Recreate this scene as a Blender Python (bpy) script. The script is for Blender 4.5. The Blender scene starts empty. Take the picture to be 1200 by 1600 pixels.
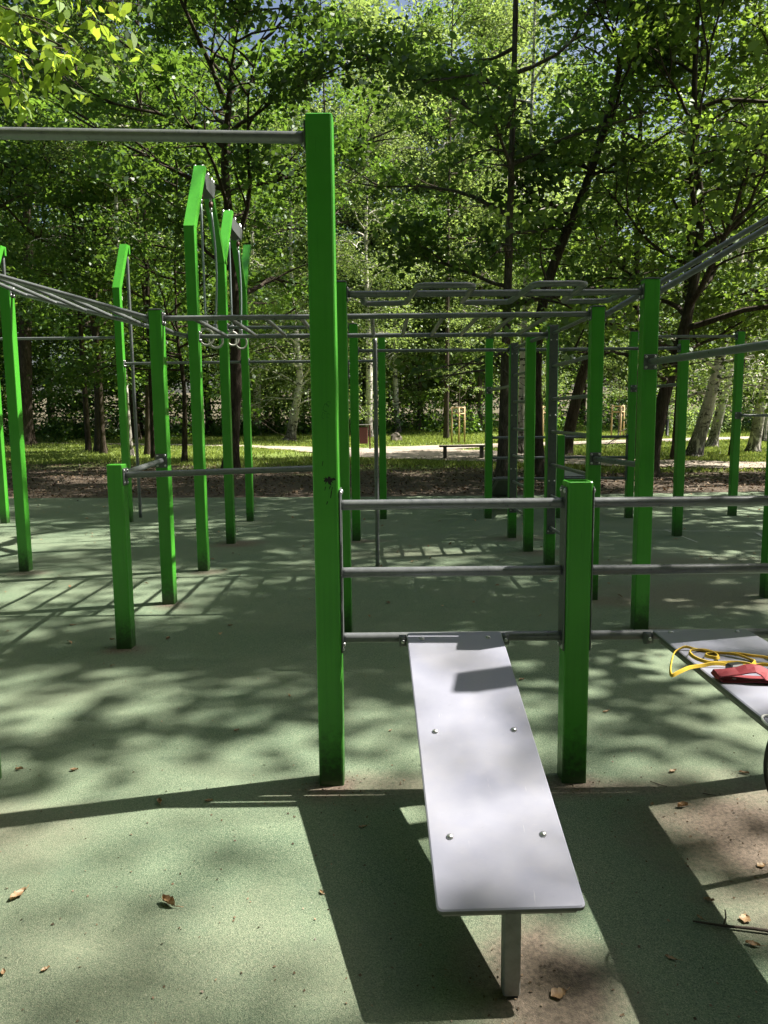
import bpy, math, random
import numpy as np
from mathutils import Vector, Matrix

random.seed(7)
RNG = np.random.default_rng(11)
scene = bpy.context.scene
COL = scene.collection

# ------------------------------------------------------------------ camera, sky, sun, exposure
PITCH, ROLL = math.radians(7.2), math.radians(0.6)
cam_data = bpy.data.cameras.new('camera')
cam_data.sensor_fit = 'VERTICAL'
cam_data.sensor_height = 36.0
cam_data.lens = 27.0
cam_data.clip_start = 0.05
cam_data.clip_end = 2000
cam = bpy.data.objects.new('camera', cam_data)
COL.objects.link(cam)
_f = Vector((0, math.cos(PITCH), -math.sin(PITCH)))
_u = Vector((0, math.sin(PITCH), math.cos(PITCH)))
_x = Vector((1, 0, 0))
_x2 = math.cos(ROLL) * _x - math.sin(ROLL) * _u
_u2 = math.sin(ROLL) * _x + math.cos(ROLL) * _u
_m = Matrix((_x2, _u2, -_f)).transposed().to_4x4()
_m.translation = Vector((0, 0, 1.5))
cam.matrix_world = _m
scene.camera = cam

SUN_DIR = Vector((0.972, 0.235, 0)).normalized()
SUN_EL = math.radians(54.0)
to_sun = Vector((SUN_DIR.x * math.cos(SUN_EL), SUN_DIR.y * math.cos(SUN_EL), math.sin(SUN_EL)))
world = bpy.data.worlds.new('World')
scene.world = world
world.use_nodes = True
wn = world.node_tree.nodes
wl = world.node_tree.links
for n in list(wn):
    wn.remove(n)
w_out = wn.new('ShaderNodeOutputWorld')
w_bg = wn.new('ShaderNodeBackground')
w_sky = wn.new('ShaderNodeTexSky')
w_sky.sky_type = 'NISHITA'
w_sky.sun_disc = False
w_sky.sun_elevation = SUN_EL
w_sky.sun_rotation = math.atan2(to_sun.x, to_sun.y)
w_sky.air_density = 1.0
w_sky.dust_density = 3.5
w_bg.inputs['Strength'].default_value = 0.05
wl.new(w_sky.outputs['Color'], w_bg.inputs['Color'])
wl.new(w_bg.outputs['Background'], w_out.inputs['Surface'])

sun_data = bpy.data.lights.new('sun', 'SUN')
sun_data.energy = 5.0
sun_data.angle = math.radians(0.53)
sun_data.color = (1.0, 0.945, 0.83)
sun = bpy.data.objects.new('sun', sun_data)
COL.objects.link(sun)
sun.rotation_euler = to_sun.to_track_quat('Z', 'Y').to_euler()
sun.location = (8, 3, 14)

vs = scene.view_settings
vs.view_transform = 'Standard'
vs.look = 'None'
vs.exposure = 1.6
vs.gamma = 1.0
vs.use_curve_mapping = False
scene.cycles.max_bounces = 4
scene.cycles.diffuse_bounces = 2
scene.cycles.glossy_bounces = 2
scene.cycles.transmission_bounces = 4
scene.cycles.use_denoising = True
scene.cycles.use_adaptive_sampling = True
scene.cycles.adaptive_threshold = 0.025
scene.cycles.sample_clamp_indirect = 6.0
scene.cycles.caustics_reflective = False
scene.cycles.caustics_refractive = False


# ------------------------------------------------------------------ materials
def new_mat(name):
    m = bpy.data.materials.new(name)
    m.use_nodes = True
    nt = m.node_tree
    for n in list(nt.nodes):
        nt.nodes.remove(n)
    out = nt.nodes.new('ShaderNodeOutputMaterial')
    return m, nt, out


class NB:
    """tiny node-graph helper"""
    def __init__(s, nt):
        s.nt = nt

    def n(s, t, **kw):
        nd = s.nt.nodes.new(t)
        for k, v in kw.items():
            setattr(nd, k, v)
        return nd

    def link(s, a, b):
        s.nt.links.new(a, b)

    def coords(s, out='Object'):
        return s.n('ShaderNodeTexCoord').outputs[out]

    def noise(s, vec, scale, detail=4, rough=.55, dist=0.0):
        nd = s.n('ShaderNodeTexNoise')
        nd.inputs['Scale'].default_value = scale
        nd.inputs['Detail'].default_value = detail
        nd.inputs['Roughness'].default_value = rough
        nd.inputs['Distortion'].default_value = dist
        if vec is not None:
            s.link(vec, nd.inputs['Vector'])
        return nd.outputs['Fac']

    def ramp(s, fac, stops):
        nd = s.n('ShaderNodeValToRGB')
        el = nd.color_ramp.elements
        while len(el) < len(stops):
            el.new(.5)
        for e, (p, c) in zip(el, stops):
            e.position = p
            e.color = (*c, 1) if len(c) == 3 else c
        s.link(fac, nd.inputs['Fac'])
        return nd.outputs['Color']

    def rng(s, v, a, b, c=0., d=1.):
        nd = s.n('ShaderNodeMapRange')
        nd.clamp = True
        nd.inputs[1].default_value = a
        nd.inputs[2].default_value = b
        nd.inputs[3].default_value = c
        nd.inputs[4].default_value = d
        s.link(v, nd.inputs[0])
        return nd.outputs[0]

    def math(s, op, a, b=None):
        nd = s.n('ShaderNodeMath', operation=op)
        for i, v in enumerate((a, b)):
            if v is None:
                continue
            if isinstance(v, (int, float)):
                nd.inputs[i].default_value = v
            else:
                s.link(v, nd.inputs[i])
        return nd.outputs[0]

    def mix(s, fac, a, b, blend='MIX'):
        nd = s.n('ShaderNodeMix', data_type='RGBA', blend_type=blend)
        for i, v in ((0, fac), (6, a), (7, b)):
            if isinstance(v, (int, float)):
                nd.inputs[i].default_value = v
            elif isinstance(v, tuple):
                nd.inputs[i].default_value = (*v, 1)
            else:
                s.link(v, nd.inputs[i])
        return nd.outputs[2]

    def bump(s, h, strength=.3, dist=.01):
        nd = s.n('ShaderNodeBump')
        nd.inputs['Strength'].default_value = strength
        nd.inputs['Distance'].default_value = dist
        s.link(h, nd.inputs['Height'])
        return nd.outputs['Normal']

    def sep(s, v):
        nd = s.n('ShaderNodeSeparateXYZ')
        s.link(v, nd.inputs[0])
        return nd.outputs

    def princ(s, out, base, rough=.5, metal=0., normal=None, spec=.5):
        p = s.n('ShaderNodeBsdfPrincipled')
        for k, v in (('Base Color', base), ('Roughness', rough), ('Metallic', metal), ('Specular IOR Level', spec)):
            if isinstance(v, (int, float)):
                p.inputs[k].default_value = v
            elif isinstance(v, tuple):
                p.inputs[k].default_value = (*v, 1)
            else:
                s.link(v, p.inputs[k])
        if normal is not None:
            s.link(normal, p.inputs['Normal'])
        s.link(p.outputs[0], out.inputs['Surface'])
        return p

    def disc(s, vec, cx, cy, rx, ry):
        """soft elliptical mask 1 inside .. 0 outside in the xy plane"""
        x, y, z = s.sep(vec)
        a = s.math('DIVIDE', s.math('SUBTRACT', x, cx), rx)
        b = s.math('DIVIDE', s.math('SUBTRACT', y, cy), ry)
        return s.math('SQRT', s.math('ADD', s.math('MULTIPLY', a, a), s.math('MULTIPLY', b, b)))


MAT = {}


def mat_paint():
    m, nt, out = new_mat('green_paint')
    b = NB(nt)
    co = b.coords('Object')
    geo = b.n('ShaderNodeNewGeometry').outputs['Position']
    z = b.sep(geo)[2]
    n1 = b.noise(geo, 3.0, 5)
    n2 = b.noise(geo, 38.0, 4, .7)
    mp = b.n('ShaderNodeMapping')
    mp.inputs['Scale'].default_value = (60, 60, 2.2)
    b.link(geo, mp.inputs['Vector'])
    streak = b.noise(mp.outputs[0], 1.0, 3)
    base = b.ramp(n1, [(.3, (.050, .285, .021)), (.7, (.064, .335, .029))])
    base = b.mix(b.rng(streak, .50, .8, 0, .34), base, (.02, .17, .02))
    fade = b.rng(b.noise(geo, 1.7, 4, .6), .52, .75, 0, .22)
    base = b.mix(fade, base, (.12, .36, .075))
    mp3 = b.n('ShaderNodeMapping')
    mp3.inputs['Scale'].default_value = (140, 140, 9)
    mp3.inputs['Rotation'].default_value = (.25, .1, 0)
    b.link(geo, mp3.inputs['Vector'])
    scr = b.rng(b.noise(mp3.outputs[0], 1.0, 2), .73, .77, 0, .45)
    base = b.mix(scr, base, (.015, .12, .012))
    # grime that creeps up from the ground and splashes
    lim = b.math('ADD', z, b.math('MULTIPLY', n2, -.34))
    grime = b.rng(lim, -.13, .07, .88, 0)
    base = b.mix(grime, base, (.022, .045, .014))
    chips = b.rng(b.noise(geo, 120, 2), .76, .80, 0, .7)
    base = b.mix(b.math('MULTIPLY', chips, b.rng(z, .0, .9, 1, .15)), base, (.02, .05, .015))
    rough = b.rng(n2, .3, .7, .30, .46)
    b.princ(out, base, rough, 0, b.bump(n2, .05, .002), .45)
    return m


def mat_metal(name, c0, c1, rough=(.32, .5), metal=.35, scale=30):
    m, nt, out = new_mat(name)
    b = NB(nt)
    geo = b.n('ShaderNodeNewGeometry').outputs['Position']
    n1 = b.noise(geo, scale, 5, .65)
    n0 = b.noise(geo, 4, 3)
    base = b.ramp(n1, [(.3, c0), (.7, c1)])
    worn = b.rng(b.noise(geo, 90, 2), .70, .76, 0, .6)
    base = b.mix(b.math('MULTIPLY', worn, n0), base, tuple(min(1, v * 2.1) for v in c1))
    b.princ(out, base, b.rng(n1, .3, .7, *rough), metal, b.bump(n1, .04, .001))
    return m


def mat_simple(name, c, rough=.5, metal=0., var=.25, scale=25, bump=.1):
    m, nt, out = new_mat(name)
    b = NB(nt)
    geo = b.coords('Object')
    n1 = b.noise(geo, scale, 4, .6)
    base = b.ramp(n1, [(.3, tuple(v * (1 - var) for v in c)), (.7, tuple(min(1, v * (1 + var)) for v in c))])
    b.princ(out, base, rough, metal, b.bump(n1, bump, .004))
    return m


def mat_board():
    m, nt, out = new_mat('bench_board')
    b = NB(nt)
    geo = b.n('ShaderNodeNewGeometry').outputs['Position']
    mp = b.n('ShaderNodeMapping')
    mp.inputs['Scale'].default_value = (3, 160, 3)
    mp.inputs['Rotation'].default_value = (0, 0, .15)
    b.link(geo, mp.inputs['Vector'])
    fine = b.noise(mp.outputs[0], 1.5, 4, .7)
    blot = b.noise(geo, 6, 5, .6)
    base = b.ramp(blot, [(.3, (.215, .222, .285)), (.72, (.258, .264, .325))])
    scr = b.rng(b.noise(mp.outputs[0], 9, 2), .70, .73, 0, .28)
    base = b.mix(scr, base, (.45, .45, .48))
    smud = b.rng(b.noise(geo, 17, 6, .7, 1.2), .62, .75, 0, .25)
    base = b.mix(smud, base, (.25, .25, .28))
    mp4 = b.n('ShaderNodeMapping')
    mp4.inputs['Scale'].default_value = (70, 7, 7)
    mp4.inputs['Rotation'].default_value = (0, 0, .7)
    b.link(geo, mp4.inputs['Vector'])
    sc2 = b.rng(b.noise(mp4.outputs[0], 1.0, 3), .71, .74, 0, .30)
    base = b.mix(sc2, base, (.46, .46, .49))
    scuff = b.rng(b.noise(geo, 26, 5, .75, 2.0), .64, .72, 0, .35)
    base = b.mix(scuff, base, (.15, .15, .155))
    dust = b.rng(b.noise(geo, 3.1, 5, .7), .45, .7, 0, .22)
    base = b.mix(dust, base, (.33, .31, .28))
    b.princ(out, base, b.rng(blot, .3, .7, .30, .46), .0, b.bump(fine, .03, .0008), .5)
    return m


def mat_rubber():
    m, nt, out = new_mat('rubber_granules')
    b = NB(nt)
    geo = b.n('ShaderNodeNewGeometry').outputs['Position']
    vor = b.n('ShaderNodeTexVoronoi', feature='F1')
    vor.inputs['Scale'].default_value = 330
    b.link(geo, vor.inputs['Vector'])
    cell = b.sep(vor.outputs['Color'])[0]
    grain = b.noise(geo, 210, 2, .7)
    big = b.noise(geo, .9, 3, .6)
    mid = b.noise(geo, 6, 3, .65)
    base = b.ramp(cell, [(.0, (.048, .078, .054)), (.28, (.112, .164, .104)), (.7, (.146, .196, .128)), (1., (.225, .260, .178))])
    base = b.mix(b.rng(grain, .30, .46, .75, 0), base, (.055, .075, .055))
    base = b.mix(b.rng(big, .40, .66, 0, .40), base, (.190, .212, .146))
    base = b.mix(b.rng(mid, .52, .72, 0, .28), base, (.085, .130, .092))
    # dusty brown wear where feet land
    wob = b.math('MULTIPLY', b.math('ADD', b.noise(geo, 3.2, 3, .65), -.5), 1.5)
    spots = [(.40, 1.78, .20, .30, .9), (1.32, 2.52, .34, .42, .95), (1.5, 2.1, .42, .28, .8), (-.02, 2.95, .42, .12, .55), (-.22, 2.95, .12, .10, 1.), (.77, 2.95, .12, .09, .9), (-1.71, 4.86, .11, .09, .9), (-1.75, 6.05, .11, .09, .8), (1.78, 5.16, .12, .1, .8),
             (.80, 2.92, .45, .07, .7), (-1.75, 9.0, .30, .2, .8), (-1.72, 7.35, .16, .12, .6), (-.28, 9.1, .3, .14, .6), (1.6, 9.2, .35, .2, .6),
             (1.66, 8.2, .3, .18, .6), (2.6, 6.2, .9, .5, .45), (1.85, 6.0, .3, .2, .6), (1.8, 5.1, .25, .15, .5), (-1.7, 6.0, .16, .1, .4), (-1.66, 4.86, .14, .09, .5),
             (-3.5, 7.4, .2, .12, .6), (-1.45, 2.62, .3, .2, .4), (3.0, 7.4, 1.0, .5, .4), (.3, 8.2, .8, .25, .25), (-.9, 1.9, .8, .3, .22)]
    tot = None
    for cx, cy, rx, ry, k in spots:
        d = b.disc(geo, cx, cy, rx, ry)
        v = b.rng(b.math('ADD', d, wob), .55, 1.5, k, 0)
        tot = v if tot is None else b.math('MAXIMUM', tot, v)
    dirt = b.ramp(b.noise(geo, 60, 2, .7), [(.3, (.080, .062, .051)), (.7, (.215, .165, .132))])
    base = b.mix(tot, base, dirt)
    specks = b.rng(b.noise(geo, 45, 2), .75, .78, 0, .55)
    base = b.mix(specks, base, (.40, .40, .34))
    hgt = b.math('ADD', b.math('MULTIPLY', vor.outputs['Distance'], .8), grain)
    b.princ(out, base, .85, 0, b.bump(hgt, .55, .004), .25)
    return m


def mat_ground():
    m, nt, out = new_mat('woodland_ground')
    b = NB(nt)
    geo = b.n('ShaderNodeNewGeometry').outputs['Position']
    x, y, z = b.sep(geo)
    n1 = b.noise(geo, .35, 6, .6)
    n2 = b.noise(geo, 9, 6, .75)
    n3 = b.noise(geo, 34, 4, .7)
    soil = b.ramp(n2, [(.25, (.036, .029, .022)), (.5, (.095, .076, .060)), (.75, (.20, .163, .13))])
    soil = b.mix(b.rng(n3, .58, .70, 0, .6), soil, (.19, .135, .09))
    grass = b.ramp(n2, [(.25, (.08, .115, .028)), (.6, (.18, .24, .06)), (.8, (.28, .29, .12))])
    # turf starts beyond the trodden strip behind the court
    lim = b.math('ADD', y, b.math('MULTIPLY', b.math('SUBTRACT', n1, .5), 17))
    lim = b.math('ADD', lim, b.math('MULTIPLY', x, .22))
    g = b.rng(lim, 20.5, 24.5, 0, 1)
    g = b.math('MULTIPLY', g, b.rng(n1, .22, .42, .35, 1))
    g = b.math('MULTIPLY', g, b.rng(y, 62, 75, 1, .1))
    base = b.mix(g, soil, grass)
    b.princ(out, base, .95, 0, b.bump(n2, .8, .05), .1)
    return m


def mat_path():
    m, nt, out = new_mat('sandy_path')
    b = NB(nt)
    geo = b.n('ShaderNodeNewGeometry').outputs['Position']
    n1 = b.noise(geo, .8, 6, .6)
    n2 = b.noise(geo, 22, 5, .7)
    base = b.ramp(n1, [(.3, (.27, .225, .185)), (.7, (.40, .35, .30))])
    base = b.mix(b.rng(n2, .55, .75, 0, .5), base, (.20, .16, .125))
    b.princ(out, base, .95, 0, b.bump(n2, .4, .02), .1)
    return m


def mat_bark(name, c0, c1, c2, vscale=(9, 9, 1.6), bump=.8):
    m, nt, out = new_mat(name)
    b = NB(nt)
    geo = b.n('ShaderNodeNewGeometry').outputs['Position']
    mp = b.n('ShaderNodeMapping')
    mp.inputs['Scale'].default_value = vscale
    b.link(geo, mp.inputs['Vector'])
    n1 = b.noise(mp.outputs[0], 2.2, 6, .7, .6)
    n2 = b.noise(geo, 1.3, 4)
    base = b.ramp(n1, [(.3, c0), (.5, c1), (.72, c2)])
    base = b.mix(b.rng(n2, .5, .75, 0, .35), base, (.05, .065, .03))
    b.princ(out, base, .9, 0, b.bump(n1, bump, .03), .15)
    return m


def mat_birch():
    m, nt, out = new_mat('birch_bark')
    b = NB(nt)
    geo = b.n('ShaderNodeNewGeometry').outputs['Position']
    z = b.sep(geo)[2]
    mp = b.n('ShaderNodeMapping')
    mp.inputs['Scale'].default_value = (1.5, 1.5, 4.2)
    b.link(geo, mp.inputs['Vector'])
    band = b.noise(mp.outputs[0], 1.5, 4, .6, .8)
    mp2 = b.n('ShaderNodeMapping')
    mp2.inputs['Scale'].default_value = (6, 6, 1.5)
    b.link(geo, mp2.inputs['Vector'])
    crack = b.noise(mp2.outputs[0], 1.7, 5, .7, .5)
    white = b.ramp(b.noise(geo, 5, 4), [(.3, (.48, .44, .40)), (.7, (.74, .71, .66))])
    base = b.mix(b.rng(band, .545, .585, 0, .95), white, (.030, .026, .024))
    low = b.rng(b.math('ADD', z, b.math('MULTIPLY', crack, -3.2)), -1.4, 1.3, 1, 0)
    rough_b = b.ramp(crack, [(.42, (.018, .015, .013)), (.53, (.07, .06, .05)), (.60, (.50, .46, .42))])
    base = b.mix(low, base, rough_b)
    b.princ(out, base, .8, 0, b.bump(b.math('ADD', crack, band), .6, .03), .2)
    return m


def mat_leaf(name, c_dark, c_light, transl, tmix=.45, gloss=.05):
    m, nt, out = new_mat(name)
    b = NB(nt)
    at = b.n('ShaderNodeAttribute', attribute_name='tone')
    base = b.ramp(at.outputs['Fac'], [(0., c_dark), (.75, c_light), (1., tuple(min(1, v * 1.5) for v in c_light))])
    tr = b.ramp(at.outputs['Fac'], [(0., tuple(v * .35 for v in transl)), (.6, tuple(v * .75 for v in transl)), (1., transl)])
    d = b.n('ShaderNodeBsdfDiffuse')
    t = b.n('ShaderNodeBsdfTranslucent')
    g = b.n('ShaderNodeBsdfGlossy')
    g.inputs['Roughness'].default_value = .5
    g.inputs['Color'].default_value = (.7, .75, .7, 1)
    b.link(base, d.inputs['Color'])
    b.link(tr, t.inputs['Color'])
    m1 = b.n('ShaderNodeMixShader')
    m1.inputs[0].default_value = tmix
    b.link(d.outputs[0], m1.inputs[1])
    b.link(t.outputs[0], m1.inputs[2])
    m2 = b.n('ShaderNodeMixShader')
    m2.inputs[0].default_value = gloss
    b.link(m1.outputs[0], m2.inputs[1])
    b.link(g.outputs[0], m2.inputs[2])
    b.link(m2.outputs[0], out.inputs['Surface'])
    return m


MAT['paint'] = mat_paint()
MAT['bar'] = mat_metal('grey_bar_paint', (.120, .130, .138), (.165, .175, .184), (.25, .40), .15)
MAT['plate'] = mat_metal('grey_plate_paint', (.085, .095, .098), (.125, .135, .138), (.38, .55), .2)
MAT['steel'] = mat_metal('zinc_steel', (.42, .42, .43), (.58, .58, .59), (.22, .4), .85)
MAT['leg'] = mat_metal('galvanised_leg', (.20, .20, .185), (.30, .30, .28), (.4, .6), .4)
MAT['board'] = mat_board()
MAT['boardedge'] = mat_simple('board_edge', (.10, .11, .10), .5, 0, .15)
MAT['rubber'] = mat_rubber()
MAT['ground'] = mat_ground()
MAT['path'] = mat_path()
MAT['bark'] = mat_bark('dark_bark', (.018, .014, .011), (.055, .042, .032), (.12, .095, .075))
MAT['bark2'] = mat_bark('grey_bark', (.03, .025, .02), (.09, .075, .06), (.19, .16, .13))
MAT['birch'] = mat_birch()
MAT['maple'] = mat_leaf('maple_leaf', (.014, .042, .014), (.056, .122, .030), (.25, .44, .05), .45)
MAT['lime'] = mat_leaf('lime_leaf', (.024, .062, .016), (.088, .168, .038), (.34, .52, .06), .48)
MAT['birchleaf'] = mat_leaf('birch_leaf', (.062, .106, .036), (.180, .258, .088), (.42, .57, .13), .5)
MAT['nearleaf'] = mat_leaf('near_leaf', (.09, .16, .025), (.16, .25, .04), (.54, .74, .07), .6, .05)
MAT['grassblade'] = mat_leaf('grass_blade', (.11, .165, .034), (.29, .36, .09), (.40, .48, .09), .4, .03)
MAT['dead'] = mat_leaf('dead_leaf', (.15, .075, .038), (.36, .235, .13), (.22, .12, .05), .2, .05)
MAT['litter'] = mat_leaf('litter_leaf', (.05, .032, .021), (.19, .132, .086), (.12, .06, .03), .15, .04)
MAT['wood'] = mat_simple('stake_wood', (.52, .37, .20), .8, 0, .2, 14)
MAT['slat'] = mat_simple('dark_slat', (.05, .045, .04), .7, 0, .3)
MAT['bin'] = mat_simple('maroon_bin', (.09, .028, .022), .55, 0, .15)
MAT['black'] = mat_simple('black_plastic', (.012, .012, .013), .35, 0, .2)
MAT['blackmetal'] = mat_simple('black_lamp_metal', (.02, .02, .022), .45, .3, .2)
MAT['stone'] = mat_simple('stone', (.13, .11, .09), .9, 0, .45, 6, .6)
MAT['yellow'] = mat_simple('yellow_latex', (.52, .35, .03), .5, 0, .1)
MAT['red'] = mat_simple('red_webbing', (.19, .011, .019), .7, 0, .15, 300)
MAT['blue'] = mat_simple('blue_latex', (.02, .07, .30), .5, 0, .1)
MAT['white'] = mat_simple('white_cord', (.75, .75, .73), .6, 0, .08)
MAT['rope'] = mat_simple('steel_rope_sleeve', (.30, .36, .37), .35, .3, .1, 200)
MAT['ring'] = mat_simple('ring_plastic', (.42, .42, .37), .4, 0, .06)
MAT['chalk'] = mat_simple('chalk', (.42, .44, .40), .95, 0, .3, 60)
MAT['ink'] = mat_simple('black_ink', (.006, .006, .006), .6, 0, .2)
MAT['inkfaint'] = mat_simple('faint_ink', (.016, .12, .014), .6, 0, .2)
MAT['glassy'] = mat_simple('lamp_glass', (.55, .56, .55), .15, 0, .05)
MAT['twig'] = mat_simple('twig_bark', (.06, .045, .035), .9, 0, .3, 60)


# ------------------------------------------------------------------ mesh helpers
def gz(x, y):
    return 0.00025 * max(0.0, y - 26) ** 2


def link(o, parent=None):
    COL.objects.link(o)
    if parent is not None:
        o.parent = parent
    return o


def tag(o, label=None, cat=None, group=None, kind=None):
    if label:
        o['label'] = label
    if cat:
        o['category'] = cat
    if group:
        o['group'] = group
    if kind:
        o['kind'] = kind
    return o


def empty(name, loc=(0, 0, 0), rotz=0.0):
    o = bpy.data.objects.new(name, None)
    o.empty_display_size = .2
    o.location = loc
    o.rotation_euler = (0, 0, rotz)
    return link(o)


class MB:
    """collects verts / faces / material index, then builds ONE mesh object"""
    def __init__(s):
        s.v, s.f, s.mi, s.sm = [], [], [], []

    def add(s, verts, faces, mi=0, smooth=False):
        k = len(s.v)
        s.v += [tuple(p) for p in verts]
        for f in faces:
            s.f.append(tuple(i + k for i in f))
            s.mi.append(mi)
            s.sm.append(smooth)
        return s

    def box(s, c, size, mat=None, mi=0, bev=0.0):
        hx, hy, hz = (v / 2 for v in size)
        if bev <= 0:
            P = [(sx * hx, sy * hy, sz * hz) for sz in (-1, 1) for sx, sy in ((-1, -1), (1, -1), (1, 1), (-1, 1))]
            F = [(3, 2, 1, 0), (4, 5, 6, 7), (0, 1, 5, 4), (1, 2, 6, 5), (2, 3, 7, 6), (3, 0, 4, 7)]
        else:
            e = bev
            ring = [(-hx + e, -hy), (hx - e, -hy), (hx, -hy + e), (hx, hy - e), (hx - e, hy), (-hx + e, hy), (-hx, hy - e), (-hx, -hy + e)]
            inn = [(x * (1 - e / hx), y * (1 - e / hy)) for x, y in ring]
            lay = [(inn, -hz), (ring, -hz + e), (ring, hz - e), (inn, hz)]
            P = [(x, y, z) for r, z in lay for x, y in r]
            F = [tuple(range(7, -1, -1)), tuple(range(24, 32))]
            for k in range(3):
                for i in range(8):
                    j = (i + 1) % 8
                    F.append((k * 8 + i, k * 8 + j, k * 8 + 8 + j, k * 8 + 8 + i))
        P = [Vector(p) for p in P]
        if mat is not None:
            P = [mat @ p for p in P]
        c = Vector(c)
        return s.add([p + c for p in P], F, mi)

    def tube(s, path, r, seg=12, mi=0, caps=True, smooth=True):
        V, F = tube_np(path, r, seg)
        k = len(path)
        F = [tuple(q) for q in F]
        s.add(V.tolist(), F, mi, smooth)
        if caps:
            base = len(s.v) - len(V)
            s.f.append(tuple(base + i for i in range(seg - 1, -1, -1)))
            s.f.append(tuple(base + (k - 1) * seg + i for i in range(seg)))
            s.mi += [mi, mi]
            s.sm += [False, False]
        return s

    def dome(s, c, n, r, mi=0, seg=8):
        """bolt head: low dome along direction n"""
        n = Vector(n).normalized()
        q = n.to_track_quat('Z', 'Y')
        P, F = [], []
        for rr, zz in ((1, 0), (.92, .35), (.55, .65)):
            for i in range(seg):
                a = 2 * math.pi * i / seg
                P.append(Vector(c) + q @ Vector((math.cos(a) * rr * r, math.sin(a) * rr * r, zz * r)))
        P.append(Vector(c) + q @ Vector((0, 0, .75 * r)))
        for k in range(2):
            for i in range(seg):
                j = (i + 1) % seg
                F.append((k * seg + i, k * seg + j, k * seg + seg + j, k * seg + seg + i))
        for i in range(seg):
            F.append((2 * seg + i, 2 * seg + (i + 1) % seg, 3 * seg))
        return s.add(P, F, mi, True)

    def mesh(s, name, mats):
        me = bpy.data.meshes.new(name)
        me.from_pydata(s.v, [], s.f)
        for m in mats:
            me.materials.append(MAT[m])
        me.polygons.foreach_set('material_index', s.mi)
        me.polygons.foreach_set('use_smooth', s.sm)
        me.update()
        return me

    def build(s, name, mats, parent=None, loc=None):
        if isinstance(mats, str):
            mats = [mats]
        o = bpy.data.objects.new(name, s.mesh(name, mats))
        if loc is not None:
            o.location = loc
        return link(o, parent)


def tube_np(path, r, seg):
    P = np.array([tuple(p) for p in path], float)
    n = len(P)
    R = np.full(n, r, float) if np.isscalar(r) else np.array(r, float)
    T = np.gradient(P, axis=0)
    T /= np.linalg.norm(T, axis=1)[:, None] + 1e-12
    ref = np.array([0, 0, 1.]) if abs(T[0][2]) < .9 else np.array([1., 0, 0])
    A = np.cross(T[0], ref)
    A /= np.linalg.norm(A)
    ang = np.linspace(0, 2 * np.pi, seg, endpoint=False)
    V = np.zeros((n, seg, 3))
    for i in range(n):
        A = A - T[i] * (A @ T[i])
        A /= np.linalg.norm(A) + 1e-12
        B = np.cross(T[i], A)
        V[i] = P[i] + R[i] * (np.cos(ang)[:, None] * A + np.sin(ang)[:, None] * B)
    idx = np.arange(n * seg).reshape(n, seg)
    a, b2 = idx[:-1], idx[1:]
    F = np.stack([a, np.roll(a, -1, 1), np.roll(b2, -1, 1), b2], -1).reshape(-1, 4)
    return V.reshape(-1, 3), F


def np_mesh(name, V, F, mats, tone=None, smooth=False):
    """V (n,3), F (m,k) with constant k"""
    me = bpy.data.meshes.new(name)
    V = np.ascontiguousarray(V, dtype=np.float32)
    F = np.ascontiguousarray(F, dtype=np.int32)
    m, k = F.shape
    me.vertices.add(len(V))
    me.vertices.foreach_set('co', V.ravel())
    me.loops.add(m * k)
    me.loops.foreach_set('vertex_index', F.ravel())
    me.polygons.add(m)
    me.polygons.foreach_set('loop_start', np.arange(0, m * k, k, dtype=np.int32))
    if smooth:
        me.polygons.foreach_set('use_smooth', np.ones(m, dtype=bool))
    for mt in mats:
        me.materials.append(MAT[mt])
    if tone is not None:
        at = me.attributes.new('tone', 'FLOAT', 'POINT')
        at.data.foreach_set('value', np.ascontiguousarray(tone, dtype=np.float32))
    me.update(calc_edges=True)
    me.validate()
    return me


def leaf_cloud(C, size, up=(0, 0, 1), tilt=.7, tone=None, aspect=.62, shape=4, rng=RNG):
    """one leaf per row of C: folded diamond (2 tris as a quad) or pointed 6-gon"""
    n = len(C)
    N = np.array(up) + rng.normal(0, tilt, (n, 3))
    N /= np.linalg.norm(N, axis=1)[:, None]
    A = rng.normal(0, 1, (n, 3))
    A -= N * (A * N).sum(1)[:, None]
    A /= np.linalg.norm(A, axis=1)[:, None]
    B = np.cross(N, A)
    L = (size * rng.uniform(.65, 1.25, n))[:, None]
    W = L * aspect
    droop = L * .12
    if shape == 4:
        V = np.stack([C - A * L * .5, C - B * W * .5 + N * droop * .6, C + A * L * .5 - N * droop, C + B * W * .5 + N * droop * .6], 1)
        k = 4
    else:
        V = np.stack([C - A * L * .5, C - A * L * .12 - B * W * .5 + N * droop, C + A * L * .2 - B * W * .4 + N * droop * .6, C + A * L * .55 - N * droop * 1.2,
                      C + A * L * .2 + B * W * .4 + N * droop * .6, C - A * L * .12 + B * W * .5 + N * droop], 1)
        k = 6
    F = np.arange(n * k).reshape(n, k)
    if tone is None:
        tone = rng.random(n)
    return V.reshape(-1, 3), F, np.repeat(tone, k)


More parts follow.
